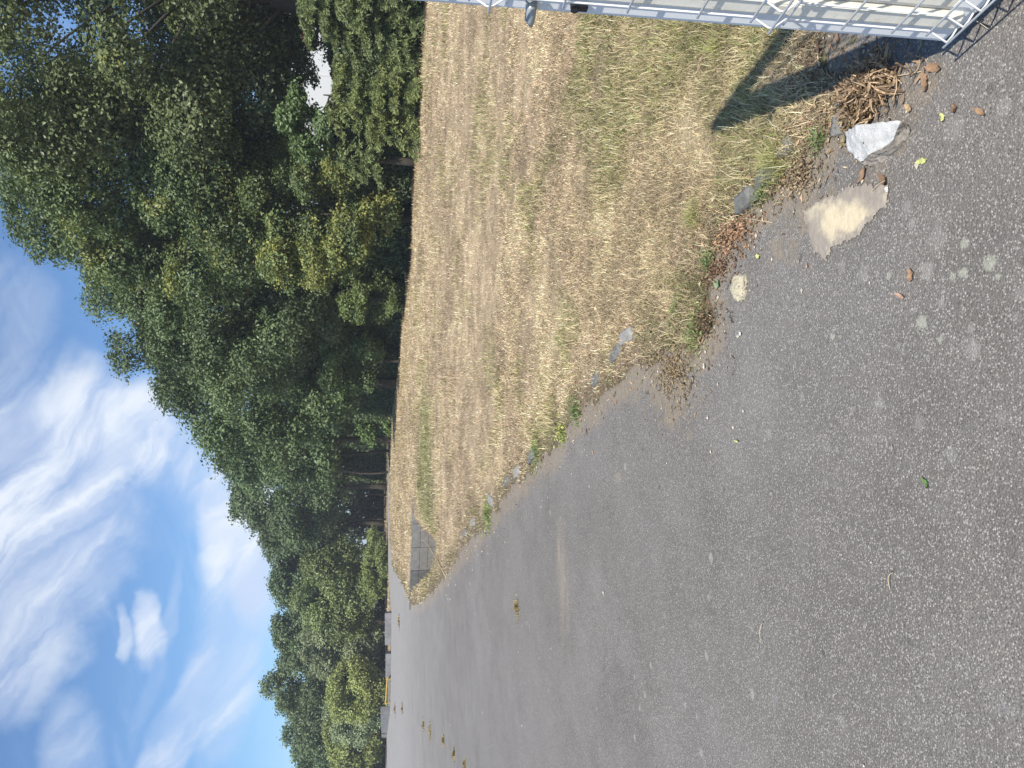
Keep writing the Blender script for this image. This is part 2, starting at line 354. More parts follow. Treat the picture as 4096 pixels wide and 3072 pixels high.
M['red'] = paint('red_sheet', (0.28, 0.045, 0.03), (0.18, 0.04, 0.03), 0.5, 0.3)
M['roof'] = paint('grey_roof', (0.2, 0.2, 0.21), (0.12, 0.12, 0.12), 0.7, 0.4)
M['glass'] = paint('dark_glass', (0.03, 0.04, 0.05), (0.05, 0.05, 0.06), 0.1, 0.2)

# ------------------------------------------------------------------ survey of the place
EDGE_PX = [(3300, 30), (3290, 170), (3340, 300), (3370, 430), (3330, 560), (3230, 640), (3150, 720), (3030, 840), (2930, 900), (2870, 990), (2830, 1100), (2855, 1230), (2850, 1330),
           (2760, 1420), (2660, 1400), (2600, 1470), (2500, 1500), (2420, 1560), (2330, 1640), (2250, 1750), (2150, 1850), (2050, 1960), (1950, 2080), (1880, 2160), (1830, 2230), (1790, 2290),
           (1740, 2360), (1690, 2410), (1650, 2425), (1636, 2405), (1620, 2360), (1600, 2320), (1580, 2290), (1568, 2270)]
EDGE = [pt(*e) for e in EDGE_PX]
far = [pt(1560, 2150), pt(1558, 2000), pt(1556, 1840), pt(1551, 1840), pt(1550.5, 2000), pt(1551, 2250), pt(1563, 2440), pt(1564, 2700), pt(1560, 2830), pt(1541, 2965), pt(1541, 3072)]
ASPH = [(9, -1.0), (3.2, 1.35)] + EDGE + far + [(-75, 70), (-75, -14), (9, -14)]
TREE_EDGE = [(60, 0), (25, 12.5), (14, 19.0)] + [pt(*e) for e in ((1715, 60), (1684, 380), (1666, 650), (1653, 900), (1651, 1050), (1628, 1250), (1606, 1350), (1590, 1546), (1566, 1650), (1541, 1850), (1533, 2050), (1531, 2200))] + \
            [(-24, 88), (-24, 68), (-32, 70), (-45, 88), (-120, 105)]
WOOD = TREE_EDGE + [(-150, 400), (400, 400), (400, 0)]
W0, W1 = pt(1656, 2050), pt(1644, 2385)
wl = math.hypot(W1[0] - W0[0], W1[1] - W0[1]); wd = ((W1[0] - W0[0]) / wl, (W1[1] - W0[1]) / wl); wn = (wd[1], -wd[0])
if wn[1] > 0: wn = (-wn[0], -wn[1])
def asd(x, y):                            # signed distance to the asphalt edge, + on the asphalt
    d = segdist(ASPH, x, y, True); return np.where(inpoly(ASPH, x, y), d, -d)
def ground_z(x, y, sd):
    t = (x - W0[0]) * wn[0] + (y - W0[1]) * wn[1]; yy = np.maximum(y, 5.0); k = (W0[0] * wn[0] + W0[1] * wn[1]) / np.minimum(x * wn[0] + yy * wn[1], -1.0)
    s = (k * x - W0[0]) * wd[0] + (k * yy - W0[1]) * wd[1]
    lat = sstep(-0.1, 2.2, s) * (1 - sstep(wl - 1.5, wl + 0.1, s)) * (y > 5)
    z = np.where(t > -0.42, -1.25 * (1 - sstep(0.3, 9.5, t)) * lat * sstep(0.1, 1.6, -sd), 0.0)
    z = z + np.where(sd < 0, 0.012 * sstep(0, 0.15, -sd) + 0.025 * (fbm(x * 2.2, y * 2.2, s=5) - 0.45) * sstep(0, 0.3, -sd), -0.03)
    r = np.hypot(x, y)
    return z
def grasscol(x, y, sd):
    """albedo of the field at x, y"""
    straw = np.array([0.66, 0.50, 0.33]); brown = np.array([0.44, 0.325, 0.22]); green = np.array([0.27, 0.275, 0.12]); olive = np.array([0.45, 0.37, 0.215])
    a = fbm(x * 0.8 + 3, y * 0.28, s=11, o=6); b_ = fbm(x * 1.3, y * 0.9 + 9, s=23, o=5); c = fbm(x * 3.1, y * 3.1, s=31, o=4); r = np.hypot(x, y)
    near = 1 - sstep(2.5, 11, r)
    gr = sstep(0.54, 0.72, b_ + 0.07 * near * (0.4 + sstep(0.1, 1.6, x)) - 0.07 * sstep(8, 14, r)) * (0.26 + 0.18 * near)
    gx, gy = pt(1700, 1950); patch = np.exp(-(((x - gx) / 3.2) ** 2 + ((y - gy) / 4.0) ** 2)); gr = np.maximum(gr, 0.75 * sstep(0.25, 0.7, patch * (0.5 + b_)))
    edge = (1 - sstep(0.02, 0.32 + 0.02 * r, -sd)) * sstep(0.35, 0.6, c); gr = np.maximum(gr, (0.42 + 0.25 * near) * edge)
    br = sstep(0.46, 0.62, a) * 0.6
    col = straw[None] * (1 - br[:, None]) + brown[None] * br[:, None]
    ol = (sstep(0.38, 0.6, c) * (0.12 + 0.40 * near))[:, None]; col = col * (1 - ol) + olive[None] * ol
    col = col * (1 - gr[:, None]) + green[None] * gr[:, None]
    return col * (0.62 + 0.76 * fbm(x * 6.5, y * 6.5, s=44, o=5))[:, None] * (0.86 + 0.28 * sstep(0.35, 0.65, fbm(x * 2.0, y * 2.0, s=45, o=3)))[:, None]  # shading of the grass clumps painted in as noise on the colour
# ring grid shared by the ground and the asphalt
rr = np.concatenate([[0.02, 0.2, 0.4, 0.6, 0.8], np.exp(np.linspace(math.log(0.95), math.log(32), 330)), np.exp(np.linspace(math.log(32.3), math.log(160), 110)), [200, 300, 450, 700, 1100]])
aa = np.concatenate([np.linspace(-180, -52, 60, endpoint=False), np.linspace(-52, 46, 460, endpoint=False), np.linspace(46, 180, 60, endpoint=False)])
RR, AA = np.meshgrid(rr, np.radians(aa), indexing='ij'); GX, GY = (RR * np.sin(AA)).ravel(), (RR * np.cos(AA)).ravel()
nr, na_ = len(rr), len(aa); idx = np.arange(nr * na_).reshape(nr, na_)
i0 = idx[:-1]; i1 = idx[1:]; Q = np.stack([i0, np.roll(i0, -1, 1), np.roll(i1, -1, 1), i1], -1).reshape(-1, 4)[:, ::-1]
jit = (fbm(GX * 6, GY * 6, s=3) - 0.5) * 0.12 * np.clip(np.hypot(GX, GY) / 3, 0.5, 3) + (fbm(GX * 25, GY * 25, s=4) - 0.5) * 0.05
SD = asd(GX, GY) + jit
GZ = ground_z(GX, GY, SD)
gc = grasscol(GX, GY, SD)
dirtc = np.array([0.20, 0.16, 0.11]); nearedge = (1 - sstep(0.0, 0.25 + 0.02 * RR.ravel(), -SD))[:, None]; gc = gc * (1 - 0.8 * nearedge) + dirtc * 0.8 * nearedge
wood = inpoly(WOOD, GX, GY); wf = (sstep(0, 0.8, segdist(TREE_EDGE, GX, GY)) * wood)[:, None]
gc = gc * 0.60 * (1 - wf) + np.array([0.06, 0.045, 0.028]) * wf  # ground under the grass darkened: shade between the blades put into its colour
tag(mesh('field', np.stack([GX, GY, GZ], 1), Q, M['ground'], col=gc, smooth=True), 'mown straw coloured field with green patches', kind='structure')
keep = (SD[Q] > 0).any(1)
used = np.unique(Q[keep]); mp = np.full(len(GX), -1); mp[used] = np.arange(len(used)); AQ = mp[Q[keep]]
ax, ay, asd_ = GX[used], GY[used], SD[used]; ar = np.hypot(ax, ay)
dirt = (1 - sstep(0.0, 0.24 + 0.03 * np.clip(ar, 0, 12), asd_ + 0.02)) * 0.95
bx, by = pt(2680, 1560); dirt = np.maximum(dirt, 0.8 * np.exp(-(((ax - bx) / 0.32) ** 2 + ((ay - by) / 0.5) ** 2)))
for px_, py_, rx_, ry_, k_ in ((3200, 830, 0.16, 0.30, 0.75), (3120, 1000, 0.12, 0.25, 0.6), (3700, 330, 0.22, 0.2, 0.55), (3560, 560, 0.16, 0.2, 0.6)):
    bx, by = pt(px_, py_); dirt = np.maximum(dirt, k_ * np.exp(-(((ax - bx) / rx_) ** 2 + ((ay - by) / ry_) ** 2)))
pale = sstep(7, 45, ar) * 0.75 + 0.10 * sstep(0.5, 0.7, fbm(ax * 1.7, ay * 0.9, s=51))  # paler with distance: far sheen put into the colour; faint random patches added
stain = np.zeros_like(ax)
for px, py, rx, ry, k in ((2250, 2330, 0.35, 0.07, 0.55), (2235, 2210, 0.22, 0.04, 0.7), (2270, 2420, 0.25, 0.05, 0.35), (2470, 1910, 0.03, 0.05, 0.5)):
    cx, cy = pt(px, py); stain = np.maximum(stain, k * np.exp(-(((ax - cx) / rx) ** 2 + ((ay - cy) / ry) ** 2)))
tag(mesh('asphalt', np.stack([ax, ay, np.where(asd_ < 0, -0.012, 0.0) + 0.006 * (fbm(ax * 0.8, ay * 0.8, s=9) - 0.5)], 1), AQ, M['asphalt'], col=np.stack([dirt, pale, stain], 1), smooth=True), 'grey tarmac yard worn along the grass edge', kind='structure')

# worn concrete remains on the tarmac
PP = [(3208, 835), (3277, 820), (3347, 771), (3420, 735), (3480, 720), (3565, 746), (3572, 815), (3535, 850), (3500, 880), (3461, 909), (3430, 950), (3391, 969), (3337, 994), (3312, 1033), (3258, 1004), (3245, 960), (3225, 890)]
PW = [pt(*e) for e in PP]; px0, px1 = min(p[0] for p in PW) - .05, max(p[0] for p in PW) + .05; py0, py1 = min(p[1] for p in PW) - .05, max(p[1] for p in PW) + .05
gx_, gy_ = np.meshgrid(np.arange(px0, px1, .0035), np.arange(py0, py1, .0035), indexing='ij'); n0, n1 = gx_.shape; fx_, fy_ = gx_.ravel(), gy_.ravel()
pd = segdist(PW, fx_, fy_, True) * np.where(inpoly(PW, fx_, fy_), 1, -1) + (fbm(fx_ * 22, fy_ * 22, s=2, o=5) - 0.5) * 0.06 + (fbm(fx_ * 90, fy_ * 90, s=6, o=3) - 0.5) * 0.018
pdx, pdy = pt(3395, 880); core = np.exp(-(((fx_ - pdx) * 0.35 + (fy_ - pdy) * 0.93) / 0.19) ** 2 - (((fx_ - pdx) * 0.93 - (fy_ - pdy) * 0.35) / 0.062) ** 2)
pid = np.arange(n0 * n1).reshape(n0, n1); PQ = np.stack([pid[:-1, :-1], pid[1:, :-1], pid[1:, 1:], pid[:-1, 1:]], -1).reshape(-1, 4); PQ = PQ[(pd[PQ] > 0).all(1)]
pu = np.unique(PQ); pm = np.full(len(fx_), -1); pm[pu] = np.arange(len(pu))
pz = 0.0045 + np.clip(pd, 0, .02) * 0.28 + (fbm(fx_ * 60, fy_ * 60, s=8) - 0.5) * 0.002
pc = np.clip(core * 1.15 * sstep(0, .03, pd), 0, 1)
tag(mesh('concrete_patch', np.stack([fx_, fy_, pz], 1)[pu], pm[PQ], M['patch'], col=np.repeat(pc[pu][:, None], 3, 1), smooth=True), 'thin sandy yellow patch of concrete left on the tarmac', kind='structure')

# ------------------------------------------------------------------ grass (nobody could count it)
def blades(x, y, z, ln, wd_, lean, col, seed, two=True):
    r = np.random.default_rng(seed); n = len(x); th = r.uniform(0, 2 * math.pi, n); sd_ = np.stack([-np.sin(th), np.cos(th), np.zeros(n)], 1); dr = np.stack([np.cos(th), np.sin(th), np.zeros(n)], 1)
    tilt = lean; up = np.array([0, 0, 1.0])
    d1 = dr * np.sin(tilt * 0.6)[:, None] + up * np.cos(tilt * 0.6)[:, None]; d2 = dr * np.sin(np.minimum(tilt * 1.25, 1.75))[:, None] + up * np.cos(np.minimum(tilt * 1.25, 1.75))[:, None]
    B = np.stack([x, y, z], 1); h = (wd_ / 2)[:, None]; Mi = B + d1 * (ln * 0.5)[:, None]; T = Mi + d2 * (ln * 0.5)[:, None]
    T[:, 2] = np.maximum(T[:, 2], z + 0.003)
    if two:
        V = np.stack([B - sd_ * h, B + sd_ * h, Mi + sd_ * h * 0.8, Mi - sd_ * h * 0.8, T], 1).reshape(-1, 3); b0 = np.arange(n)[:, None] * 5
        return V, b0 + np.array([[0, 1, 2, 3]]), b0 + np.array([[3, 2, 4]]), np.repeat(col, 5, 0)
    V = np.stack([B - sd_ * h, B + sd_ * h, T], 1).reshape(-1, 3); b0 = np.arange(n)[:, None] * 3
    return V, np.zeros((0, 4), int), b0 + np.array([[0, 1, 2]]), np.repeat(col, 3, 0)
def field_blades(n, r0, r1, seed, two):
    r = np.random.default_rng(seed); d = np.exp(r.uniform(math.log(r0), math.log(r1), n)); a = np.radians(r.uniform(-36, 42, n))
    x, y = d * np.sin(a), d * np.cos(a)
    j = (fbm(x * 6, y * 6, s=3) - 0.5) * 0.12 * np.clip(d / 3, 0.5, 3) + (fbm(x * 25, y * 25, s=4) - 0.5) * 0.05; sd = asd(x, y) + j
    wdist = segdist(TREE_EDGE, x, y); inw = inpoly(WOOD, x, y)
    s = (x - W0[0]) * wd[0] + (y - W0[1]) * wd[1]; t = (x - W0[0]) * wn[0] + (y - W0[1]) * wn[1]; onwall = (t < 0.05) & (t > -0.5) & (s > -0.2) & (s < wl + 0.2)
    k = (sd < -0.0 - 0.02 * r.random(n)) & ~(inw & (wdist > 0.5)) & ~onwall
    dens = fbm(x * 2.1, y * 2.1, s=71); k &= r.random(n) < 0.35 + 0.9 * sstep(0.3, 0.6, dens)
    k &= r.random(n) < 0.45 + 0.55 * sstep(0.0, 0.3, -sd)
    x, y, sd, d = x[k], y[k], sd[k], d[k]; n = len(x); c = grasscol(x, y, sd)
    z = ground_z(x, y, sd) - 0.004
    lush = sstep(0.54, 0.7, fbm(x * 1.3, y * 0.9 + 9, s=23, o=5) + 0.02 * (d < 6))
    ln = (0.022 + 0.05 * r.random(n) ** 2) * (1 + 0.6 * lush) * np.clip(d / 9, 1, 2.4); wd_ = np.maximum(0.0016 + 0.0016 * r.random(n), 0.00072 * d)
    lean = np.clip(r.normal(1.15, 0.32, n) - 0.25 * lush, 0.1, 1.5)
    v = r.uniform(0.5, 1.65, n)[:, None]; mixg = (r.random(n) < 0.14)[:, None]; c = np.where(mixg, c * 0.4 + 0.6 * np.array([0.78, 0.66, 0.46]), c) * v
    gn = (r.random(n) < (0.02 + 0.22 * lush))[:, None]; c = np.where(gn, np.array([0.27, 0.30, 0.10]) * v, c)
    dk = (r.random(n) < 0.22)[:, None]; c = np.where(dk, c * 0.42, c)
    return blades(x, y, z, ln, wd_, lean, np.clip(c, 0, 0.85), seed + 1, two)
mb = MB()
for args in ((430000, 2.0, 9.0, 101, True), (420000, 9.0, 90.0, 102, False)):
    V, Qb, Tb, C = field_blades(*args); mb.add(V, Qb, Tb, col=C)
tag(mb.build('grass', M['blade']), 'short dry mown grass with green tufts', kind='stuff')

# ------------------------------------------------------------------ trees
def leaf_quads(P, Nn, size, r, aspect=0.62):
    n = len(P); t = r.normal(size=(n, 3)); t -= (t * Nn).sum(1)[:, None] * Nn; t /= np.linalg.norm(t, axis=1)[:, None] + 1e-9
    b = np.cross(Nn, t); s = size[:, None] / 2
    V = np.stack([P - t * s, P - t * s * 0.1 + b * s * aspect, P + t * s, P - t * s * 0.1 - b * s * aspect], 1)
    V[:, 1] += Nn * s * 0.18; V[:, 3] += Nn * s * 0.18
    return V.reshape(-1, 3), (np.arange(n)[:, None] * 4 + np.array([[0, 1, 2, 3]]))
GREEN = np.array([0.108, 0.148, 0.066]); YEL = np.array([0.34, 0.33, 0.085]); GREY = np.array([0.15, 0.185, 0.095])
def tree(name, label, x, y, H, cb, rx, ry, n, leaf, seed, cat='tree', group=None, tone=(1, 1, 1), yellow=0.0, K=70, rc=(0.17, 0.30), trunk=0.25, holes=(), lean=(0, 0), lift=0.0, outer=0.6, z0=0.0, ntr=1, flat=0.75, limbs=0.16):
    r = np.random.default_rng(seed); root = empty(name, (x, y, z0), label, cat, group)
    cz, rz = (H + cb) / 2, (H - cb) / 2
    u = r.normal(size=(K, 3)); u /= np.linalg.norm(u, axis=1)[:, None]
    rad = outer + (1 - outer) * r.random(K) ** 0.6
    rad *= 0.82 + 0.36 * vn(u[:, 0] * 2 + 9, u[:, 1] * 2, u[:, 2] * 2, s=seed)
    c = u * rad[:, None] * np.array([rx, ry, rz]) * 0.86 + np.array([lean[0], lean[1], cz]); c[:, 2] += lift * r.random(K)
    cr = r.uniform(rc[0], rc[1], K) * (rx + ry + rz) / 3
    for (hx, hy, hz, hr) in holes:
        dd = np.linalg.norm((c - np.array([hx, hy, hz])) / np.array([1, 3.0, 1]), axis=1); k = dd > hr + cr * 0.75; c, cr = c[k], cr[k]
    K = len(c); out = c - np.array([lean[0], lean[1], cz - rz * 0.4]); out /= np.linalg.norm(out, axis=1)[:, None]
    # sprigs on each clump, leaves on each sprig
    per = 9; ns = n // per; w_ = cr ** 2 / (cr ** 2).sum(); ci = r.choice(K, ns, p=w_)
    sd = r.normal(size=(ns, 3)) + out[ci] * 0.5 + np.array([0, 0, 0.25]); sd /= np.linalg.norm(sd, axis=1)[:, None]
    ext = cr[ci] * (0.45 + 0.62 * r.random(ns) ** 0.5) * (0.75 + 0.5 * vn(sd[:, 0] * 2.5 + ci * 7.1, sd[:, 1] * 2.5, sd[:, 2] * 2.5, s=seed + 3))
    S = c[ci] + sd * ext[:, None] * np.array([1, 1, flat])
    si = np.repeat(np.arange(ns), per); m_ = len(si)
    sig = leaf * 1.15; P = S[si] + r.normal(size=(m_, 3)) * np.array([sig, sig, sig * 0.6])
    Nn = sd[si] * 0.7 + np.array([0, -0.12, 0.55]) + r.normal(size=(m_, 3)) * 0.55; Nn /= np.linalg.norm(Nn, axis=1)[:, None]
    P[:, 2] = np.maximum(P[:, 2], 0.08)
    V, Qf = leaf_quads(P, Nn, leaf * r.uniform(0.7, 1.35, m_), r)
    cv = (0.8 + 0.45 * r.random(K))[ci][si]; base = GREEN * np.array(tone)
    col = base[None] * (cv * r.uniform(0.7, 1.4, m_))[:, None]
    if yellow:
        wgt = S[:, 0] * 0.9, S[:, 1] * 0.9, S[:, 2] * 0.9
        yy = sstep(1 - yellow - 0.12, 1 - yellow + 0.06, fbm(*wgt, o=3, s=seed + 8) * 1.5 - 0.25)[si] * (0.9 * r.random(m_) ** 0.8)
        col = col * (1 - yy[:, None]) + YEL * yy[:, None]
    mesh('crown', V, Qf, M['leaf'], root, col=np.repeat(col, 4, 0))
    tb = MB(); zt = cb + rz * 0.9
    for k in range(ntr):
        ox, oy = (0, 0) if ntr == 1 else r.normal(size=2) * trunk * 2.2
        zs = np.linspace(-0.1, zt, 9); bend = np.cumsum(r.normal(size=(9, 2)) * 0.06 * H / 12, 0); bend[0] = 0
        fr = (zs + 0.1) / (zt + 0.1)
        path = np.stack([ox + bend[:, 0] + lean[0] * fr * 0.7 + ox * fr * 2, oy + bend[:, 1] + lean[1] * fr * 0.7 + oy * fr * 2, zs], 1)
        tr = trunk / (1 + 0.5 * (ntr > 1)) * (1 - 0.75 * fr); tr[0] *= 1.35; tb.tube(path, tr, 9)
        for j in r.choice(K, min(K, int(K * limbs / ntr)), replace=False):
            e = c[j]; zb = np.clip(e[2] - 0.5 * np.hypot(e[0], e[1]) - 0.4, cb * 0.5, zt); f = (zb + 0.1) / (zt + 0.1)
            s0 = np.array([np.interp(zb, zs, path[:, 0]), np.interp(zb, zs, path[:, 1]), zb]); mid_ = (s0 + e) / 2 + np.array([0, 0, 0.12 * np.linalg.norm(e - s0)]) + r.normal(size=3) * 0.15
            tt = np.linspace(0, 1, 6)[:, None]; pa = (1 - tt) ** 2 * s0 + 2 * tt * (1 - tt) * mid_ + tt ** 2 * e
            tb.tube(pa, np.linspace(trunk * 0.26 * (1 - 0.5 * f), 0.012, 6), 5)
    tb.build('trunk', M['bark'], root, smooth=True)
    return root
OAK = 'oaks along the field edge'; FW = 'trees in the far wood'
tree('oak_tree', 'tallest oak at the field edge, crown running off the photo above the white gate', 13.2, 27.5, 19.0, 2.9, 7.0, 5.2, 250000, 0.140, 1, group=OAK, K=125, rc=(0.135, 0.235), outer=0.55, trunk=0.42, tone=(1.1, 1.0, 0.95), yellow=0.08,
     holes=((-0.6, -1.5, 10.6, 0.6), (0.6, -1.5, 14.0, 0.5), (-1.7, -1.5, 13.6, 0.6), (-1.6, -1.5, 3.8, 0.8), (0.6, -1.5, 4.1, 0.6)))
tree('oak_tree', 'oak with yellowing leaf patches beside the tallest oak, right of the round topped trees', 8.2, 31.5, 16.9, 2.4, 4.9, 4.6, 150000, 0.135, 2, group=OAK, K=130, rc=(0.14, 0.25), outer=0.45, trunk=0.36, tone=(1.0, 1.0, 0.9), yellow=0.26,
     holes=((2.2, -2, 11.2, 0.6), (-2.6, -2, 9.6, 0.4)))
tree('oak_tree', 'green oak standing third from the gate, crown broken by small sky gaps', 4.2, 37.5, 15.4, 1.6, 4.9, 4.4, 130000, 0.145, 3, group=OAK, K=120, rc=(0.15, 0.25), outer=0.45, trunk=0.33, holes=((1.5, -2, 9.2, 0.5),))
tree('oak_tree', 'oak half hidden behind the yellowing oak and the third oak, only its top showing', 5.7, 42.0, 16.2, 4.0, 4.2, 3.6, 62000, 0.17, 14, group=OAK, K=80, rc=(0.15, 0.26), outer=0.5, trunk=0.3)
tree('oak_tree', 'mid sized oak where the tree row starts stepping down behind the field', 0.0, 46.0, 13.6, 1.4, 4.8, 4.4, 78000, 0.20, 4, group=OAK, K=100, outer=0.5, trunk=0.3, tone=(0.95, 1.0, 0.95))
tree('oak_tree', 'dense dark oak in the step of the tree line left of the mid sized oak', -4.4, 60.0, 13.6, 2.6, 4.7, 4.5, 48000, 0.24, 5, group=OAK, K=58, trunk=0.3, tone=(0.95, 1.03, 1.0))
tree('broadleaf_tree', 'tree with bare lower stems showing above the shaded far end of the field', -10.2, 75.0, 15.4, 3.6, 5.8, 4.8, 44000, 0.28, 6, group=FW, K=58, trunk=0.3)
tree('broadleaf_tree', 'small far tree with a wispy top standing over the shaded stems', -16.2, 88.0, 14.2, 4.4, 4.8, 4.6, 30000, 0.30, 7, group=FW, K=46, trunk=0.28)
tree('broadleaf_tree', 'far tree with a ragged sky gap to its right, above the grey slab wall', -21.0, 84.0, 12.9, 3.0, 5.0, 4.6, 32000, 0.30, 8, group=FW, K=46, trunk=0.3, tone=(0.95, 1, 1))
tree('broadleaf_tree', 'far tree rising straight over the first concrete block', -26.6, 85.0, 12.4, 3.0, 4.8, 4.6, 30000, 0.30, 9, group=FW, K=44, trunk=0.3)
tree('broadleaf_tree', 'highest far tree of the left part, over the yellow barrier rail', -32.0, 84.0, 12.7, 3.0, 5.0, 4.6, 32000, 0.30, 10, group=FW, K=46, trunk=0.3, tone=(1.05, 1, 0.95))
tree('broadleaf_tree', 'far tree with a lower crown over the wedge shaped concrete wall', -37.6, 86.0, 11.4, 2.0, 5.2, 4.6, 30000, 0.30, 11, group=FW, K=44, trunk=0.3)
tree('broadleaf_tree', 'low far tree behind the yellow post', -43.4, 88.0, 10.4, 1.5, 5.0, 4.6, 28000, 0.30, 12, group=FW, K=44, trunk=0.3, tone=(0.9, 1, 0.9))
tree('broadleaf_tree', 'leftmost far tree, cut by the photo border', -49.8, 90.0, 10.6, 1.5, 5.0, 4.6, 24000, 0.30, 13, group=FW, K=40, trunk=0.3)
LG = 'lower trees in front of the far wood'
tree('bushy_tree', 'round bushy green tree behind the first concrete block, leaves down to the ground', -20.4, 76.0, 9.3, 0.4, 5.0, 3.6, 34000, 0.25, 21, group=LG, K=50, tone=(1.5, 1.35, 1.1), trunk=0.2)
tree('willow_tree', 'grey green willow above the gap between the concrete blocks', -25.6, 76.5, 8.8, 0.3, 3.4, 3.2, 26000, 0.22, 22, group=LG, K=40, tone=(2.1, 1.75, 2.1), trunk=0.2, flat=1.0)
tree('willow_tree', 'pale yellow green willow hanging over the second concrete block', -28.8, 72.0, 5.6, 0.3, 3.0, 2.6, 20000, 0.20, 23, group=LG, K=36, tone=(2.6, 2.1, 1.6), trunk=0.16, flat=1.0)
tree('willow_tree', 'silvery willow behind the yellow barrier rail', -32.2, 75.0, 6.4, 0.3, 3.0, 2.8, 20000, 0.20, 24, group=LG, K=36, tone=(2.2, 1.9, 2.4), trunk=0.16, flat=1.0)
tree('bushy_tree', 'light green bushy tree over the wedge shaped concrete wall', -37.2, 79.0, 6.6, 0.3, 4.0, 3.0, 22000, 0.24, 25, group=LG, K=40, tone=(2.2, 1.8, 1.4), trunk=0.18)
tree('bushy_tree', 'dull green bushy tree left of the yellow post', -43.6, 84.0, 6.0, 0.3, 4.4, 3.0, 20000, 0.26, 26, group=LG, K=40, tone=(1.25, 1.15, 1.2), trunk=0.18)
tree('small_tree', 'small yellow flecked tree bending out over the field below the oaks', 6.3, 28.9, 6.9, 0.6, 3.0, 2.0, 42000, 0.115, 31, K=60, rc=(0.15, 0.27), tone=(1.2, 1.15, 1.0), yellow=0.42, trunk=0.12)
SH = 'shrubs at the foot of the tree row'
tree('shrub', 'feathery green shrub leaning onto the field left of the yellow flecked tree', 3.9, 34.3, 3.3, 0.1, 1.2, 1.0, 13000, 0.10, 32, cat='shrub', group=SH, K=26, tone=(1.2, 1.15, 0.9), trunk=0.06)
tree('shrub', 'leafy shrub hanging low between feathery shrub and dark shaded stems', 1.2, 40.0, 4.6, 0.8, 2.2, 1.6, 17000, 0.14, 33, cat='shrub', group=SH, K=30, tone=(1.1, 1.15, 1.0), trunk=0.08)
tree('shrub', 'leafy branch like shrub right of the yellow flecked tree, high above the dark gap', 8.6, 25.6, 4.6, 2.6, 1.2, 0.9, 7000, 0.12, 34, cat='shrub', group=SH, K=16, tone=(1.1, 1.15, 1.0), trunk=0.04)
tree('young_oak', 'slender young oak whose sparse leaves half veil the white building', 13.2, 30.0, 6.6, 2.7, 2.8, 1.2, 15000, 0.12, 38, group=OAK, K=150, rc=(0.05, 0.12), outer=0.05, trunk=0.08)
tree('shrub', 'bright green bramble at the far end of the field by the thin road', -17.6, 72.0, 2.3, 0.0, 3.6, 1.5, 16000, 0.18, 35, cat='shrub', group=SH, K=34, tone=(1.7, 1.5, 1.1), trunk=0.05)
tree('shrub', 'fern like low shrub at the foot of the yellow post', -37.2, 83.0, 3.4, 0.0, 2.2, 1.5, 9000, 0.22, 36, cat='shrub', group=SH, K=26, tone=(1.1, 1.4, 1.1), trunk=0.05)
tree('shrub', 'small weedy shrub catching light in the dark gap left of the mid sized oak', -3.0, 58.0, 2.6, 0.1, 1.6, 1.2, 6000, 0.2, 37, cat='shrub', group=SH, K=18, tone=(1.2, 1.3, 1.0), trunk=0.05)

# low conifer with drooping sprays
def conifer(label, x, y, H, spread, nb, seed, azr, tone=(1, 1, 1), group=None, zmin=0.3):
    r = np.random.default_rng(seed); root = empty('conifer', (x, y, 0), label, 'conifer', group); tb = MB()
    zs = np.linspace(-0.1, H, 8); tb.tube(np.stack([np.zeros(8), np.zeros(8), zs], 1), np.linspace(0.16, 0.02, 8), 8)
    Ps, Ts, Ws, Cs = [], [], [], []
    for i in range(nb):
        a = r.uniform(*azr); zb = r.uniform(zmin, H * 0.95); L = spread * (1 - 0.55 * zb / H) * r.uniform(0.6, 1.1)
        d = np.array([math.sin(a), math.cos(a), 0]); t = np.linspace(0, 1, 7)
        rise = r.uniform(0.05, 0.35); path = np.array([0, 0, zb]) + d * (t * L)[:, None] + np.array([0, 0, 1.0]) * ((rise * t - 0.30 * t ** 2) * L)[:, None]; path[:, 2] = np.maximum(path[:, 2], 0.1)
        tb.tube(path, np.linspace(0.03, 0.006, 7), 4)
        m_ = int(L * 34); tt = r.uniform(0.18, 1.0, m_); B = np.stack([np.interp(tt, t, path[:, k]) for k in range(3)], 1)
        sidev = np.cross(d, [0, 0, 1.0]); sg = r.choice([-1, 1], m_)[:, None]; sl_ = (0.18 + 0.38 * (1 - tt))[:, None] * r.uniform(0.6, 1.2, (m_, 1))
        td = sidev * sg * 0.75 + d * 0.65 + np.array([0, 0, -0.25]) + r.normal(size=(m_, 3)) * 0.18; td /= np.linalg.norm(td, axis=1)[:, None]
        for k in range(11):                                           # needles along each twig
            f = (k + 0.5) / 11; droop = -0.25 * f * f * sl_
            P = B + td * sl_ * f; P[:, 2] += droop[:, 0]; nd = td * 0.7 + r.normal(size=(m_, 3)) * 0.55; nd /= np.linalg.norm(nd, axis=1)[:, None]
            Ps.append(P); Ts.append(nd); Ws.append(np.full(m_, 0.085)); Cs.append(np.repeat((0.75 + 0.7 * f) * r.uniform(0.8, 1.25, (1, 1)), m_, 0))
    P = np.concatenate(Ps); T = np.concatenate(Ts); W = np.concatenate(Ws)[:, None]; C = np.concatenate(Cs)
    b_ = np.cross(T, r.normal(size=P.shape)); b_ /= np.linalg.norm(b_, axis=1)[:, None]
    V = np.stack([P - b_ * 0.014, P + b_ * 0.014, P + T * W + b_ * 0.008, P + T * W - b_ * 0.008], 1).reshape(-1, 3)
    col = np.array([0.165, 0.20, 0.085]) * np.array(tone) * C * r.uniform(0.75, 1.25, (len(P), 1))
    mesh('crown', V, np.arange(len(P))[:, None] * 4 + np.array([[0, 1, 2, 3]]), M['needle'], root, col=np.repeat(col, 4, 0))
    tb.build('trunk', M['bark'], root, smooth=True); return root
CG = 'conifers under the tallest oak'
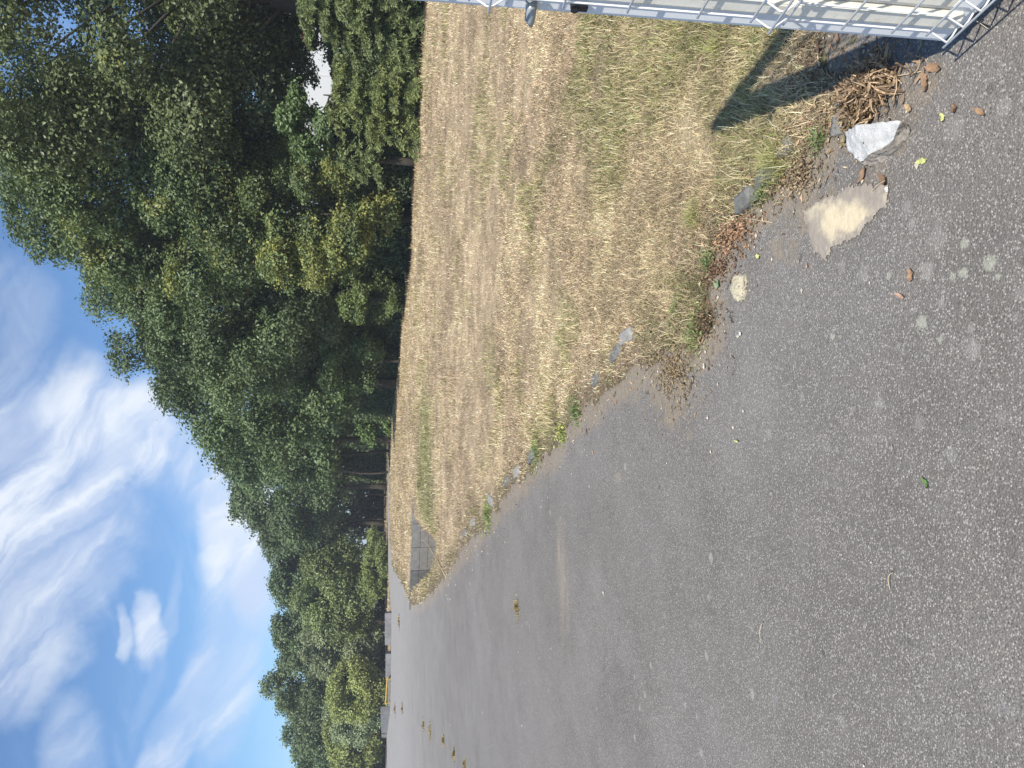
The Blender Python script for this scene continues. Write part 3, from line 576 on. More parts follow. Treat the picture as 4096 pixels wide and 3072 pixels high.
conifer('low spreading conifer beside the gate, right under the tallest oak', 11.9, 23.6, 3.9, 3.2, 95, 41, (math.pi * 0.75, math.pi * 1.6), group=CG)
conifer('low conifer with long drooping sprays, left of the spreading one by the gate', 9.1, 24.3, 3.0, 2.3, 66, 42, (math.pi * 0.7, math.pi * 1.6), group=CG, tone=(1.1, 1.05, 0.95))
conifer('small conifer tuft in the dark gap right of the yellow flecked tree', 7.7, 26.2, 2.9, 1.1, 26, 43, (math.pi * 0.6, math.pi * 1.5), group=CG, zmin=1.3)

# stems standing in the shade under the canopy
ST = 'slim stems in the shade of the wood'
stems = [(1.6, 44, 0.09, 'slim dark stem under the mid sized oak'), (-0.2, 52, 0.1, 'slim stem just left of the mid sized oak trunk'), (-5.8, 66, 0.12, 'pale sunflecked stem under the dense dark oak'),
         (-8.1, 70, 0.11, 'slim stem right of the bare stemmed tree'), (-11.4, 78, 0.13, 'leaning stem beside the white shed glimpse'), (-13.0, 80, 0.12, 'slim stem left of the white shed glimpse'),
         (-14.6, 82, 0.13, 'stem in the darkest part of the far wood'), (9.6, 30, 0.12, 'dark stem in front of the white building')]
for i, (x, y, tr, lb) in enumerate(stems):
    r = np.random.default_rng(500 + i); o = empty('young_tree', (x, y, 0), lb, 'young tree', ST); zs = np.linspace(-0.1, 6.5, 8); b0 = np.cumsum(r.normal(size=(8, 2)) * 0.09, 0)
    t_ = MB(); pa = np.stack([b0[:, 0], b0[:, 1], zs], 1); t_.tube(pa, np.linspace(tr, tr * 0.3, 8), 7)
    for k in range(5):
        s0 = pa[3 + k % 4]; e = s0 + np.array([r.normal() * 0.9, r.normal() * 0.7, r.uniform(0.3, 1.0)]); t_.tube(np.array([s0, (s0 + e) / 2 + [0, 0, 0.1], e]), [tr * 0.4, tr * 0.25, 0.012], 5)
    t_.build('trunk', M['bark'], o, smooth=True)
    P = np.array([b0[-1, 0], b0[-1, 1], 6.2]) + r.normal(size=(1500, 3)) * np.array([0.9, 0.9, 0.8]); Nn = r.normal(size=(1500, 3)) + [0, 0, 0.6]; Nn /= np.linalg.norm(Nn, axis=1)[:, None]
    V, Qf = leaf_quads(P, Nn, np.full(1500, 0.14 + 0.001 * y), r); mesh('crown', V, Qf, M['leaf'], o, col=np.repeat(GREEN * r.uniform(0.6, 1.2, (1500, 1)), 4, 0))

# the wood behind reads as one dark mass
r = np.random.default_rng(77)
def massbox(pts, n, z1, depth, size):
    pts = np.array(pts); L = np.concatenate([[0], np.cumsum(np.hypot(*np.diff(pts, axis=0).T))]); s = r.uniform(0, L[-1], n)
    x = np.interp(s, L, pts[:, 0]); y = np.interp(s, L, pts[:, 1]); h = np.interp(s, L, z1) * (0.75 + 0.5 * fbm(s * 0.4, s * 0, s=61)); z = r.random(n) * h
    y = y + r.random(n) * depth; k = vn(x * 0.9, y * 0.9, z * 0.9, s=62) > 0.30
    P = np.stack([x, y, z], 1)[k]; Nn = r.normal(size=P.shape) + [0, -0.5, 0.5]; Nn /= np.linalg.norm(Nn, axis=1)[:, None]
    return leaf_quads(P, Nn, size * r.uniform(0.7, 1.3, len(P)), r) + (len(P),)
mb = MB()
for a_ in (([(20, 23.5), (13, 24.6), (9.6, 26.3), (6.6, 29.3)], 26000, [2.6, 2.4, 2.2, 2.4], 1.2, 0.13), ([(6.6, 29.3), (4.6, 35.0), (0.8, 45.0), (-3.6, 60)], 30000, [2.4, 2.4, 2.8, 3.2], 1.6, 0.17),
           ([(27, 26), (19, 30), (13, 32)], 34000, [3.4, 3.2, 3.0], 3.0, 0.26), ([(13, 33.5), (9, 36), (5.5, 41)], 40000, [3.4, 4.0, 6.0], 3.0, 0.26), ([(5.5, 42), (1, 52), (-3, 63)], 40000, [6.0, 7, 7], 3.5, 0.32), ([(-3, 66), (-8, 79), (-13.6, 96), (-18.4, 97)], 40000, [7, 7.5, 5.6, 5.2], 4, 0.4),
           ([(-18.4, 97), (-30, 92), (-45, 94), (-75, 96)], 52000, [7.5, 8, 7, 6], 4, 0.42)):
    V, Qf, n_ = massbox(*a_); mb.add(V, Qf, col=np.repeat(GREEN * 0.9 * r.uniform(0.6, 1.3, (n_, 1)), 4, 0))
tag(mb.build('undergrowth', M['leaf']), 'dark undergrowth filling the wood behind the front trees', kind='stuff')

# ------------------------------------------------------------------ buildings glimpsed through the wood
bo = empty('white_building', (27.4, 48, 0), 'white clad building glimpsed through the oaks beside the gate', 'building', rz=R(-22))
mb = MB(); mb.box((-1.5, 0, 3.9), (23, 10, 7.8))
for k in range(9): mb.box((-12.6 + k * 2.5, -5.03, 3.9), (0.06, 0.05, 7.6))
mb.build('wall', M['wall_white'], bo)
MB().box((-1.5, 0, 7.95), (23.6, 10.6, 0.28)).build('roof', M['roof'], bo)
rp = MB().box((-5.6, -5.14, 5.3), (0.7, 0.2, 0.5)).box((-5.6, -5.26, 5.3), (0.5, 0.05, 0.35)); rp.build('fascia_panel', M['red'], bo)
for wx in (-1.5, 2.5, 6.5):
    f = MB().box((wx, -5.1, 2.2), (1.6, 0.16, 1.3)).build('window', M['roof'], bo); MB().box((wx, -5.2, 2.2), (1.4, 0.06, 1.1)).build('pane', M['glass'], f)
bo = empty('pale_shed', (-18.6, 116, 0), 'pale shed far behind the wood, seen between the bare stems', 'building')
mb = MB(); mb.box((0, 0, 2.2), (2.6, 4, 4.4))
for k in range(14): mb.box((0, -2.02, 0.3 + k * 0.3), (2.6, 0.02, 0.27))
mb.build('wall', M['wall_white'], bo); MB().box((0, 0, 4.5), (3.0, 4.4, 0.2)).build('roof', M['roof'], bo)

# ------------------------------------------------------------------ retaining wall of slabs, far blocks, barrier, post
ang = math.atan2(wd[1], wd[0]); o = empty('slab_wall', (W0[0], W0[1], 0), 'low retaining wall of grey slabs, shadow painted on the left ones, set in the field bank', 'wall', rz=ang)
r = np.random.default_rng(9); sgn = 1 if (wn[0] * -math.sin(ang) + wn[1] * math.cos(ang)) > 0 else -1
A_, B_ = MB(), MB(); xs = 0.0; widths = [0.55, 1.15, 1.15, 1.0, 1.1, 1.1, 1.0, 0.9]
for k, w_ in enumerate(widths):
    if xs > wl: break
    for c_ in range(5):
        t = (A_ if (k >= 3) else B_)
        t.box((xs + w_ / 2, -sgn * 0.12 + r.normal() * 0.002, 0.045 - 0.31 * (c_ + 0.5)), (w_ - 0.03, 0.22, 0.298), Matrix.Rotation(r.normal() * 0.003, 3, 'Y'))
    xs += w_
A_.build('slabs', M['slab'], o); B_.build('slabs', M['slab_light'], o)
MB().box((wl / 2, -sgn * 0.55, -0.75), (wl + 0.3, 0.64, 1.53)).build('backing', M['kerb'], o)
def block(label, p0, p1, h0, h1, th=0.5, group='concrete blocks across the end of the yard', m_='block', name='concrete_block', courses=0):
    (x0, y0), (x1, y1) = p0, p1; L = math.hypot(x1 - x0, y1 - y0); o_ = empty(name, (x0, y0, 0), label, 'concrete block', group, rz=math.atan2(y1 - y0, x1 - x0))
    bm = bmesh.new(); vs = [bm.verts.new(v) for v in ((0, 0, -0.05), (L, 0, -0.05), (L, th, -0.05), (0, th, -0.05), (0, 0.04, h0), (L, 0.04, h1), (L, th - 0.04, h1), (0, th - 0.04, h0))]
    for f in ((0, 3, 2, 1), (4, 5, 6, 7), (0, 1, 5, 4), (1, 2, 6, 5), (2, 3, 7, 6), (3, 0, 4, 7)): bm.faces.new([vs[i] for i in f])
    bmesh.ops.bevel(bm, geom=list(bm.edges), offset=0.025, segments=2, affect='EDGES'); me = bpy.data.meshes.new('body'); bm.to_mesh(me); bm.free(); me.materials.append(M[m_])
    link(bpy.data.objects.new('body', me), o_)
    lug = MB()
    for fx in (0.3, 0.7): hz = h0 + (h1 - h0) * fx - 0.02; lug.tube([(L * fx - 0.08, th / 2, hz), (L * fx - 0.05, th / 2, hz + 0.07), (L * fx + 0.05, th / 2, hz + 0.07), (L * fx + 0.08, th / 2, hz)], 0.012, 5)
    lug.build('lifting_loop', M['steel'], o_); return o_
block('long concrete block, first from the field tip', pt(1565, 2444), pt(1565, 2572), 0.50, 0.49)
block('concrete block half hidden by the overhanging willow, second from the field tip', pt(1563.5, 2602), pt(1563, 2700), 0.42, 0.42)
block('tall wedge shaped concrete wall tapering towards the yellow post', pt(1559, 2822), pt(1541, 2968), 0.78, 0.36, th=0.6)
block('low brown stained concrete sill behind the yellow rail', pt(1561, 2706), pt(1561, 2815), 0.22, 0.22, m_='kerb')
p0, p1 = pt(1564, 2706), pt(1562, 2815); o = empty('barrier_rail', (p0[0], p0[1], 0), 'rusty yellow barrier rail between the concrete blocks', 'barrier', rz=math.atan2(p1[1] - p0[1], p1[0] - p0[0])); L = math.hypot(p1[0] - p0[0], p1[1] - p0[1])
MB().box((L / 2, 0, 0.36), (L, 0.07, 0.09), Matrix.Rotation(-0.03, 3, 'Y')).build('rail', M['yellow'], o)
for fx in (0.06, 0.94): MB().tube([(L * fx, 0.06, -0.1), (L * fx, 0.06, 0.42)], 0.035, 8).build('post', M['yellow'], o)
px, py = pt(1542, 2969); o = empty('marker_post', (px, py, 0), 'thin yellow marker post at the end of the wedge shaped wall', 'post')
MB().tube([(0, 0, -0.1), (0, 0, 1.12)], 0.045, 10).build('pole', M['yellow'], o); MB().tube([(0, 0, 1.12), (0, 0, 1.16)], 0.05, 10).build('cap', M['yellow'], o)

# ------------------------------------------------------------------ white gate
gd = Vector((0.24, -0.97, 0)).normalized(); gang = math.atan2(gd.y, gd.x)      # local +x runs along the gate away from its free end, local -y faces the camera's left
gx, gy = pt(3772, 168, 0.06)
gate = empty('mesh_gate', (gx, gy, 0), 'open white steel gate with folded wire mesh', 'gate', rz=gang)
gate.rotation_mode = 'QUATERNION'; gate.rotation_quaternion = (Matrix.Rotation(R(-0.95), 4, 'Y') @ Matrix.Rotation(gang, 4, 'Z')).to_quaternion()   # the old gate leans a little
GH, GL, Z0 = 1.74, 1.9, 0.06
def prof(pts, z0, z1):                     # vertical prism
    n = len(pts); V = [(x, y, z0) for x, y in pts] + [(x, y, z1) for x, y in pts]
    return V, [tuple(range(n))[::-1], tuple(range(n, 2 * n))] + [(i, (i + 1) % n, n + (i + 1) % n, n + i) for i in range(n)]
def solid(name, V, F, m_, parent, bev=0.003):
    bm = bmesh.new(); vs = [bm.verts.new(v) for v in V]
    for f in F: bm.faces.new([vs[i] for i in f])
    bmesh.ops.recalc_face_normals(bm, faces=bm.faces)
    if bev: bmesh.ops.bevel(bm, geom=list(bm.edges), offset=bev, segments=2, affect='EDGES')
    me = bpy.data.meshes.new(name); bm.to_mesh(me); bm.free(); me.materials.append(M[m_]); return link(bpy.data.objects.new(name, me), parent)
solid('end_post', *prof([(0.0, 0.045), (0.0, 0.004), (0.006, 0.0), (0.058, 0.0), (0.058, 0.045)], Z0, GH), 'white', gate)
solid('end_post', *prof([(0.0595, 0.04), (0.0595, -0.010), (0.068, -0.018), (0.100, -0.018), (0.108, -0.010), (0.108, 0.04)], Z0 + 0.03, GH - 0.01), 'cream', gate)
solid('closing_panel', *prof([(0.1095, 0.035), (0.1095, 0.0), (0.20, 0.0), (0.20, 0.035)], Z0 + 0.05, GH - 0.02), 'cream', gate, 0.002)
bmx = MB(); tr_ = MB()
bmx.box((GL / 2 + 0.02, 0.024, Z0 + 0.035), (GL - 0.04, 0.05, 0.07)); tr_.box((GL / 2 + 0.02, 0.024, GH - 0.035), (GL - 0.04, 0.055, 0.066)); bmx.build('bottom_rail', M['white'], gate); tr_.build('top_rail', M['white'], gate)
hp = MB().box((GL, 0.003, (Z0 + GH) / 2), (0.06, 0.06, GH - Z0)); hp.build('hinge_stile', M['white'], gate)
YF = -0.026                                # plane of the mesh
folds = [0.118, 0.585, 1.25, 1.66]; FO = 0.030; FH = 0.042
wires = MB(); xs = list(np.arange(0.066, GL - 0.02, 0.054))
for x in xs:
    path = [(x + 0.0, YF + 0.020, 0.066), (x + 0.004, YF + 0.010, 0.082), (x, YF - 0.012, 0.098), (x, YF - FO, folds[0])]
    path += [(x, YF, folds[0] + FH)]
    for f in folds[1:]: path += [(x, YF, f - FH), (x, YF - FO * 0.9, f - 0.006), (x, YF - FO * 0.9, f + 0.006), (x, YF, f + FH)]
    path += [(x, YF, GH + 0.02)]
    wires.tube(path, 0.0026, 6)
wires.build('upright_wires', M['wire'], gate, smooth=True)
hw = MB(); hz = []
for f in folds: hz += [(f, YF - FO - 0.006 if f == folds[0] else YF - FO * 0.9 - 0.006), (f + FH, YF - 0.006)] + ([(f - FH, YF - 0.006)] if f > 0.2 else [])
hz += [(z, YF - 0.006) for z in (0.255, 0.39, 0.76, 0.93, 1.08, 1.42, 1.54)]
for z, yy in hz: hw.tube([(xs[0] - 0.012, yy, z), (GL - 0.03, yy, z)], 0.0030, 6)
hw.build('cross_wires', M['wire'], gate, smooth=True)
lv = MB(); lv.tube([(0.03, 0.0, 1.145), (0.022, -0.012, 1.145), (-0.004, -0.020, 1.143), (-0.022, -0.022, 1.137)], [0.014, 0.013, 0.012, 0.005], 8)
lv.build('latch_handle', M['steel'], gate, smooth=True)
lk = MB(); lk.tube([(0.030, 0.0, 1.045), (0.030, -0.016, 1.045)], 0.010, 12); lk.box((0.030, -0.007, 1.028), (0.014, 0.010, 0.026)); lk.build('lock_cap', M['black'], gate)

# ------------------------------------------------------------------ stones and kerb pieces
def rock(name, label, cat, pts, m_top, m_side, seed, cuts=3, amp=0.004, group=None, thr=0.72, loc=None):
    P = np.array(pts, float); c = P.mean(0); c[2] = 0
    bm = bmesh.new(); [bm.verts.new(v) for v in (P - c)]; bmesh.ops.convex_hull(bm, input=bm.verts)
    bmesh.ops.delete(bm, geom=[v for v in bm.verts if not v.link_faces], context='VERTS')
    bmesh.ops.triangulate(bm, faces=bm.faces); bm.normal_update()
    for f in bm.faces: f.material_index = 0 if f.normal.z > thr else 1
    for _ in range(cuts): bmesh.ops.subdivide_edges(bm, edges=list(bm.edges), cuts=1, use_grid_fill=True, smooth=0.03)
    bm.normal_update(); co = np.array([v.co for v in bm.verts]); nz = fbm(co[:, 0] * 28 + seed, co[:, 1] * 28, co[:, 2] * 28, o=4, s=seed) - 0.5
    fine_ = fbm(co[:, 0] * 110 + seed, co[:, 1] * 110, co[:, 2] * 110, o=2, s=seed + 5) - 0.5
    for v, d, e in zip(bm.verts, nz, fine_):
        k = 2.6 if any(f.material_index for f in v.link_faces) else 1.0; v.co += v.normal * float(d * amp * 3 * (0.6 + 0.4 * k) + e * amp * k)
    me = bpy.data.meshes.new(name); bm.to_mesh(me); bm.free(); me.materials.append(M[m_top]); me.materials.append(M[m_side])
    me.polygons.foreach_set('use_smooth', np.ones(len(me.polygons), dtype=bool))
    o_ = bpy.data.objects.new(name, me); o_.location = c; link(o_); return tag(o_, label, cat, group)
def P3(x, y, z): return pt(x, y, z) + (z,)
rock('concrete_chunk', 'big broken chunk of whitewashed concrete on the tarmac edge', 'stone',
     [P3(3384, 530, .05), P3(3428, 498, .075), P3(3600, 486, .062), P3(3585, 520, .045), P3(3572, 566, .043), P3(3476, 617, .045), P3(3448, 648, .035), P3(3393, 597, .04),
      P3(3650, 500, -.01), P3(3652, 540, -.01), P3(3611, 604, -.01), P3(3500, 666, -.01), P3(3452, 662, -.01), P3(3420, 560, -.01), P3(3480, 520, -.01)], 'rock_white', 'rock_dark', 3, cuts=4, amp=0.0042, thr=0.84)
c0 = np.array(pt(2950, 1150, 0.02)); rs = np.random.default_rng(4)
rock('sandy_stone', 'small pale yellow lump of concrete by the leaf litter', 'stone', [(c0[0] + 0.058 * math.cos(a) * k, c0[1] + 0.05 * math.sin(a) * k, z) for a in np.linspace(0, 6.28, 9)[:-1] for k, z in ((1, 0.0), (0.95, 0.022), (0.6, 0.042))], 'rock_cream', 'rock_cream', 5, cuts=3, amp=0.005)
KG = 'kerb pieces sunk along the grass edge'
kerbs = [(3345, 470, .10, .07, 0.02, 'kerb_pale', 'pale flat stone sunk beside the curled dead leaves'), (3120, 600, .13, .075, .03, 'kerb', 'dark kerb piece in the grass nearest the white chunk'), (3060, 700, .13, .08, .04, 'kerb', 'dark kerb piece between two others, behind the sandy patch'),
         (2985, 800, .15, .08, .05, 'kerb', 'largest dark kerb piece, by the brown leaf heap'), (2508, 1345, .20, .09, .05, 'kerb_pale', 'light grey kerb piece standing clear of the dry grass'), (2462, 1412, .18, .09, .04, 'kerb', 'tilted kerb piece with a hollow beneath, beside the light grey one'),
         (2380, 1512, .15, .09, .03, 'kerb', 'kerb piece almost lost in weeds, next beyond the tilted one'), (2125, 1822, .28, .12, .05, 'kerb', 'grey kerb piece halfway along the grass edge, first of the far run'), (2066, 1886, .30, .12, .05, 'kerb_pale', 'pale kerb piece second in the far run'),
         (2025, 1922, .34, .12, .035, 'kerb', 'flat kerb piece third in the far run'), (1960, 2000, .36, .14, .05, 'kerb_pale', 'worn kerb piece fourth in the far run'), (1890, 2090, .5, .14, .05, 'kerb_pale', 'long kerb piece fifth in the far run'), (1857, 2135, .5, .14, .05, 'kerb', 'last visible kerb piece before the slab wall')]
EA = np.array(EDGE)
for i, (px, py, L, w_, h, m_, lb) in enumerate(kerbs):
    h *= 0.62 if py > 1800 else 0.8; w_ *= 0.75; x, y = pt(px, py, 0.02); k = np.argmin(np.hypot(EA[:, 0] - x, EA[:, 1] - y)); k = min(max(k, 1), len(EA) - 2); d = EA[k + 1] - EA[k - 1]; a = math.atan2(d[1], d[0]) + rs.normal() * 0.12
    ca, sa = math.cos(a), math.sin(a); pts = []
    for sx_ in (-1, 1):
        for sy_ in (-1, 1):
            for z, k2 in ((-0.03, 1), (h * 0.75, 1.0), (h, 0.86)):
                lx, ly = sx_ * L / 2 * k2 + rs.normal() * 0.006, sy_ * w_ / 2 * k2 + rs.normal() * 0.004; pts.append((x + ca * lx - sa * ly, y + sa * lx + ca * ly, z + rs.normal() * 0.003))
    rock('kerb_piece', lb, 'kerb stone', pts, m_, m_, 20 + i, cuts=2, amp=0.002, group=KG)

# ------------------------------------------------------------------ leaves, straws, tufts lying about
def leafmesh(L, W, curl, twist, lobed, r, nx=9, ny=5):
    u = np.linspace(0, 1, nx); pr = np.sin(math.pi * u ** 0.8) ** 0.75 * (0.75 + 0.5 * r.random(nx))
    if lobed: pr = pr * (0.72 + 0.34 * np.abs(np.sin(u * math.pi * 3.5)))
    V = []
    for i in range(nx):
        for j in range(ny):
            v = (j / (ny - 1) - 0.5) * 2; x = (u[i] - 0.5) * L; y = v * W / 2 * pr[i]
            z = curl * (v * v) * W * 0.35 * pr[i] + curl * L * 1.5 * (u[i] - 0.45) ** 2 + r.normal() * 0.0022
            t = twist * 0.7 * (u[i] - 0.5); V.append((x, y * math.cos(t) - z * math.sin(t), y * math.sin(t) + z * math.cos(t)))
    V = np.array(V); Qf = np.array([(i * ny + j, i * ny + j + 1, (i + 1) * ny + j + 1, (i + 1) * ny + j) for i in range(nx - 1) for j in range(ny - 1)]); return V, Qf
BR1, BR2, TAN, YG, GRN, PK = (0.33, 0.21, 0.13), (0.20, 0.125, 0.08), (0.46, 0.33, 0.20), (0.55, 0.58, 0.22), (0.12, 0.22, 0.06), (0.50, 0.33, 0.25)
LV = 'loose leaves on the tarmac'
loose = [(3735, 270, .075, .035, 1.1, .9, 1, BR1, 1.3, 'long curled brown leaf lying nearest the gate shadow'), (3700, 325, .07, .03, .7, .5, 0, BR1, .2, 'folded brown leaf touching the long curled one'), (3632, 430, .038, .026, .5, .3, 1, TAN, .7, 'pale tan oak leaf above the white chunk'), (3815, 430, .03, .022, 1.3, .5, 0, BR2, .3, 'small dark crumpled leaf right of the green clover leaf'),
         (3920, 445, .055, .022, .8, .4, 0, BR1, 1.0, 'narrow brown leaf furthest right on the tarmac'), (3768, 468, .028, .022, .3, .2, 1, YG, .2, 'small green clover leaf on the tarmac'), (3682, 645, .052, .024, .4, .3, 1, YG, 1.5, 'yellow green leaf right of the white chunk'),
         (3448, 700, .07, .034, .9, .8, 0, BR1, -.7, 'brown leaf curled against the base of the white chunk'), (3535, 718, .055, .03, 1.2, .8, 0, BR2, .8, 'dark crumpled leaf at the top of the sandy patch'), (3645, 1100, .045, .03, .8, .4, 0, BR1, .1, 'brown leaf with a straw stuck below it'), (3600, 1182, .05, .018, .5, .3, 1, PK, 1.2, 'small pinkish lobed leaf in the open tarmac'),
         (3030, 1025, .035, .022, .3, .2, 1, YG, .6, 'pale green ivy leaf beside the leaf litter'), (2902, 1010, .03, .022, .3, .2, 0, (0.60, 0.22, 0.09), .2, 'bright orange brown leaf scrap'), (2868, 1135, .07, .05, .5, .3, 1, (0.26, 0.34, 0.20), 1.1, 'grey green dock leaf leaning on the sandy lump'),
         (2815, 1465, .03, .02, .2, .1, 0, (0.75, 0.72, 0.60), .3, 'white petal like scrap at the grass edge'), (3224, 1063, .022, .017, .2, .1, 0, PK, 0, 'round pink scrap below the sandy patch'), (2960, 1335, .022, .016, .3, .1, 0, (.75, .74, .7), .4, 'white chip on the tarmac below the sandy lump'), (3550, 757, .02, .015, .3, .1, 0, (.8, .8, .8), .4, 'white chip at the corner of the sandy patch'),
         (3700, 1930, .045, .012, .9, .5, 0, GRN, .8, 'small green sprig in the middle of the tarmac'), (2945, 1765, .04, .012, .3, .3, 0, YG, 1.5, 'yellow straw scrap on the tarmac below the mud fans')]
for i, (px, py, L, W, cu, tw, lob, c, rz_, lb) in enumerate(loose):
    rl = np.random.default_rng(900 + i); V, Qf = leafmesh(L * 0.85, W * 0.72, cu * 0.55, tw * 1.3, lob, rl); x, y = pt(px, py, 0.01)
    V[:, 2] -= V[:, 2].min() - 0.006
    cc = np.array(c) * rl.uniform(0.8, 1.2, (len(V), 1)); o_ = mesh('leaf' if 'chip' not in lb and 'scrap' not in lb else 'scrap', V, Qf, M['litter'], col=cc, smooth=True, loc=(x, y, 0)); o_.rotation_euler = (0, 0, rz_); tag(o_, lb, 'leaf' if o_.name.startswith('leaf') else 'scrap', LV)
# curled brown leaf heap by the gate shadow
def heap(name, label, px, py, rx, ry, hgt, n, L, W, c1, c2, seed, flat=0.5, lob=0.3):
    rl = np.random.default_rng(seed); cx, cy = pt(px, py, 0); mb = MB()
    for i in range(n):
        a = rl.uniform(0, 6.28); k = min(1.15, abs(rl.normal()) * 0.52); x, y = rx * k * math.cos(a), ry * k * math.sin(a); z = hgt * max(0, 1 - k * k) * rl.random() + 0.006
        V, Qf = leafmesh(L * rl.uniform(.5, 1.3), W * rl.uniform(.5, 1.2), rl.uniform(.2, .9), rl.normal() * 1.2, rl.random() < lob, rl, 7, 3)
        Mx = np.array((Matrix.Rotation(rl.uniform(0, 6.28), 3, 'Z') @ Matrix.Rotation(rl.normal() * flat, 3, 'X') @ Matrix.Rotation(rl.normal() * flat, 3, 'Y')))
        V = V @ Mx.T + np.array([x, y, z]); V[:, 2] = np.maximum(V[:, 2], 0.002 + 0.004 * rl.random()); t = rl.random(); mb.add(V, Qf, col=(np.array(c1) * t + np.array(c2) * (1 - t)) * rl.uniform(.7, 1.3))
    return tag(mb.build(name, M['litter'], smooth=True, loc=(cx, cy, 0)), label, kind='stuff')
heap('leaf_heap', 'heap of long curled brown dead leaves on the tarmac by the gate shadow', 3500, 355, .13, .19, .07, 620, .060, .0062, (0.56, 0.41, 0.26), (0.17, 0.11, 0.07), 61, .6)
heap('leaf_heap', 'straw and leaf bits between the curled leaves and the white chunk', 3440, 440, .09, .12, .03, 260, .05, .008, (0.42, 0.33, 0.2), (0.2, 0.15, 0.09), 62, .5)
heap('leaf_litter', 'heap of small reddish brown leaves at the grass edge by the sandy patch', 2945, 935, .10, .22, .025, 620, .020, .007, (0.50, 0.31, 0.19), (0.20, 0.13, 0.085), 63, .6)
heap('leaf_litter', 'brown leaf litter around the small sandy lump', 2880, 1080, .08, .20, .02, 300, .020, .008, (0.30, 0.20, 0.12), (0.14, 0.09, 0.06), 64, .6)
heap('leaf_litter', 'leaf bits strewn along the kerb pieces behind the white chunk', 3210, 700, .11, .20, .015, 300, .024, .006, (0.46, 0.36, 0.23), (0.16, 0.11, 0.07), 65, .6)
heap('straw_litter', 'straw and twig bits washed out onto the tarmac', 2700, 1480, .22, .40, .012, 420, .045, .005, (0.42, 0.33, 0.2), (0.18, 0.13, 0.08), 66, .25)
heap('straw_litter', 'dark twiggy bits under the weeds at the grass edge', 2830, 1290, .10, .22, .03, 260, .03, .005, (0.30, 0.21, 0.13), (0.10, 0.075, 0.05), 67, .5)
# fine mixed litter all along the ragged edge, and pale scraps in the grass
def litter(name, label, n, r0, r1, a0, a1, lo, hi, size, cols, seed, dens=1.0):
    rl = np.random.default_rng(seed); d = np.exp(rl.uniform(math.log(r0), math.log(r1), n)); a = np.radians(rl.uniform(a0, a1, n)); x, y = d * np.sin(a), d * np.cos(a); sd = asd(x, y)
    mid_ = (lo + hi) / 2; k = (sd > lo * np.clip(d / 3, 1, 4)) & (sd < hi * np.clip(d / 3, 1, 4)) & (rl.random(n) < dens * (0.25 + 0.9 * sstep(0.4, 0.62, fbm(x * 4, y * 4, s=81))) * np.where(sd > 0, np.exp(-sd / 0.07 / np.clip(d / 3, 1, 4)), 1))
    x, y, d, sd = x[k], y[k], d[k], sd[k]; n = len(x); Nn = rl.normal(size=(n, 3)) * 0.55 + [0, 0, 1]; Nn /= np.linalg.norm(Nn, axis=1)[:, None]
    P = np.stack([x, y, np.maximum(ground_z(x, y, sd), 0) + 0.004 + 0.014 * rl.random(n) * (sd < 0.02)], 1); sz = np.maximum(size * rl.lognormal(0, .4, n), .0016 * d)
    V, Qf = leaf_quads(P, Nn, sz, rl, 0.34); C = np.array(cols)[rl.integers(0, len(cols), n)] * rl.uniform(.6, 1.4, (n, 1)); return tag(mesh(name, V, Qf, M['litter'], col=np.repeat(C, 4, 0)), label, kind='stuff')
litter('edge_litter', 'fine dead leaf and straw litter along the tarmac edge', 80000, 1.7, 26, -30, 33, -0.20, 0.28, 0.018, [(0.42, 0.30, 0.19), (0.26, 0.17, 0.11), (0.15, 0.10, 0.07), (0.52, 0.43, 0.29), (0.36, 0.22, 0.14), (0.2, 0.2, 0.1)], 91)
litter('fallen_leaves', 'pale dead leaf scraps scattered in the mown grass', 900, 2.2, 16, -20, 38, -40, -0.1, 0.028, [(0.70, 0.60, 0.42), (0.50, 0.33, 0.22), (0.36, 0.25, 0.18), (0.72, 0.68, 0.5)], 92, 0.35)
# long single straws
SG = 'long dry stems lying about'
straws = [((3690, 285), (3090, 480), .012, 'longest dry stem, reaching from the grass over the tarmac above the white chunk'), ((2830, 210), (2800, 300), .02, 'pale strip of bark lying in the grass near the gate', .012), ((2850, 1100), (2740, 960), .02, 'bent dry stalk behind the dock leaf'), ((2620, 1390), (2500, 1310), .02, 'dry stem across the light grey kerb piece'),
          ((1785, 2310), (1680, 2160), .06, 'dry stalk leaning at the tip of the bank by the slab wall', .014), ((2930, 1500), (2960, 1420), .01, 'dark twig on the tarmac'), ((3050, 2490), (3045, 2570), .01, 'short straw on the open tarmac'), ((3560, 2360), (3570, 2290), .01, 'curved pale stem on the open tarmac'), ((3860, 95), (3950, 115), .01, 'thin arched straw near the gate shadow'), ((3090, 890), (2960, 880), .035, 'pale stem hooked over the kerb piece'), ((3480, 780), (3545, 720), .008, 'straw lying on the sandy patch')]
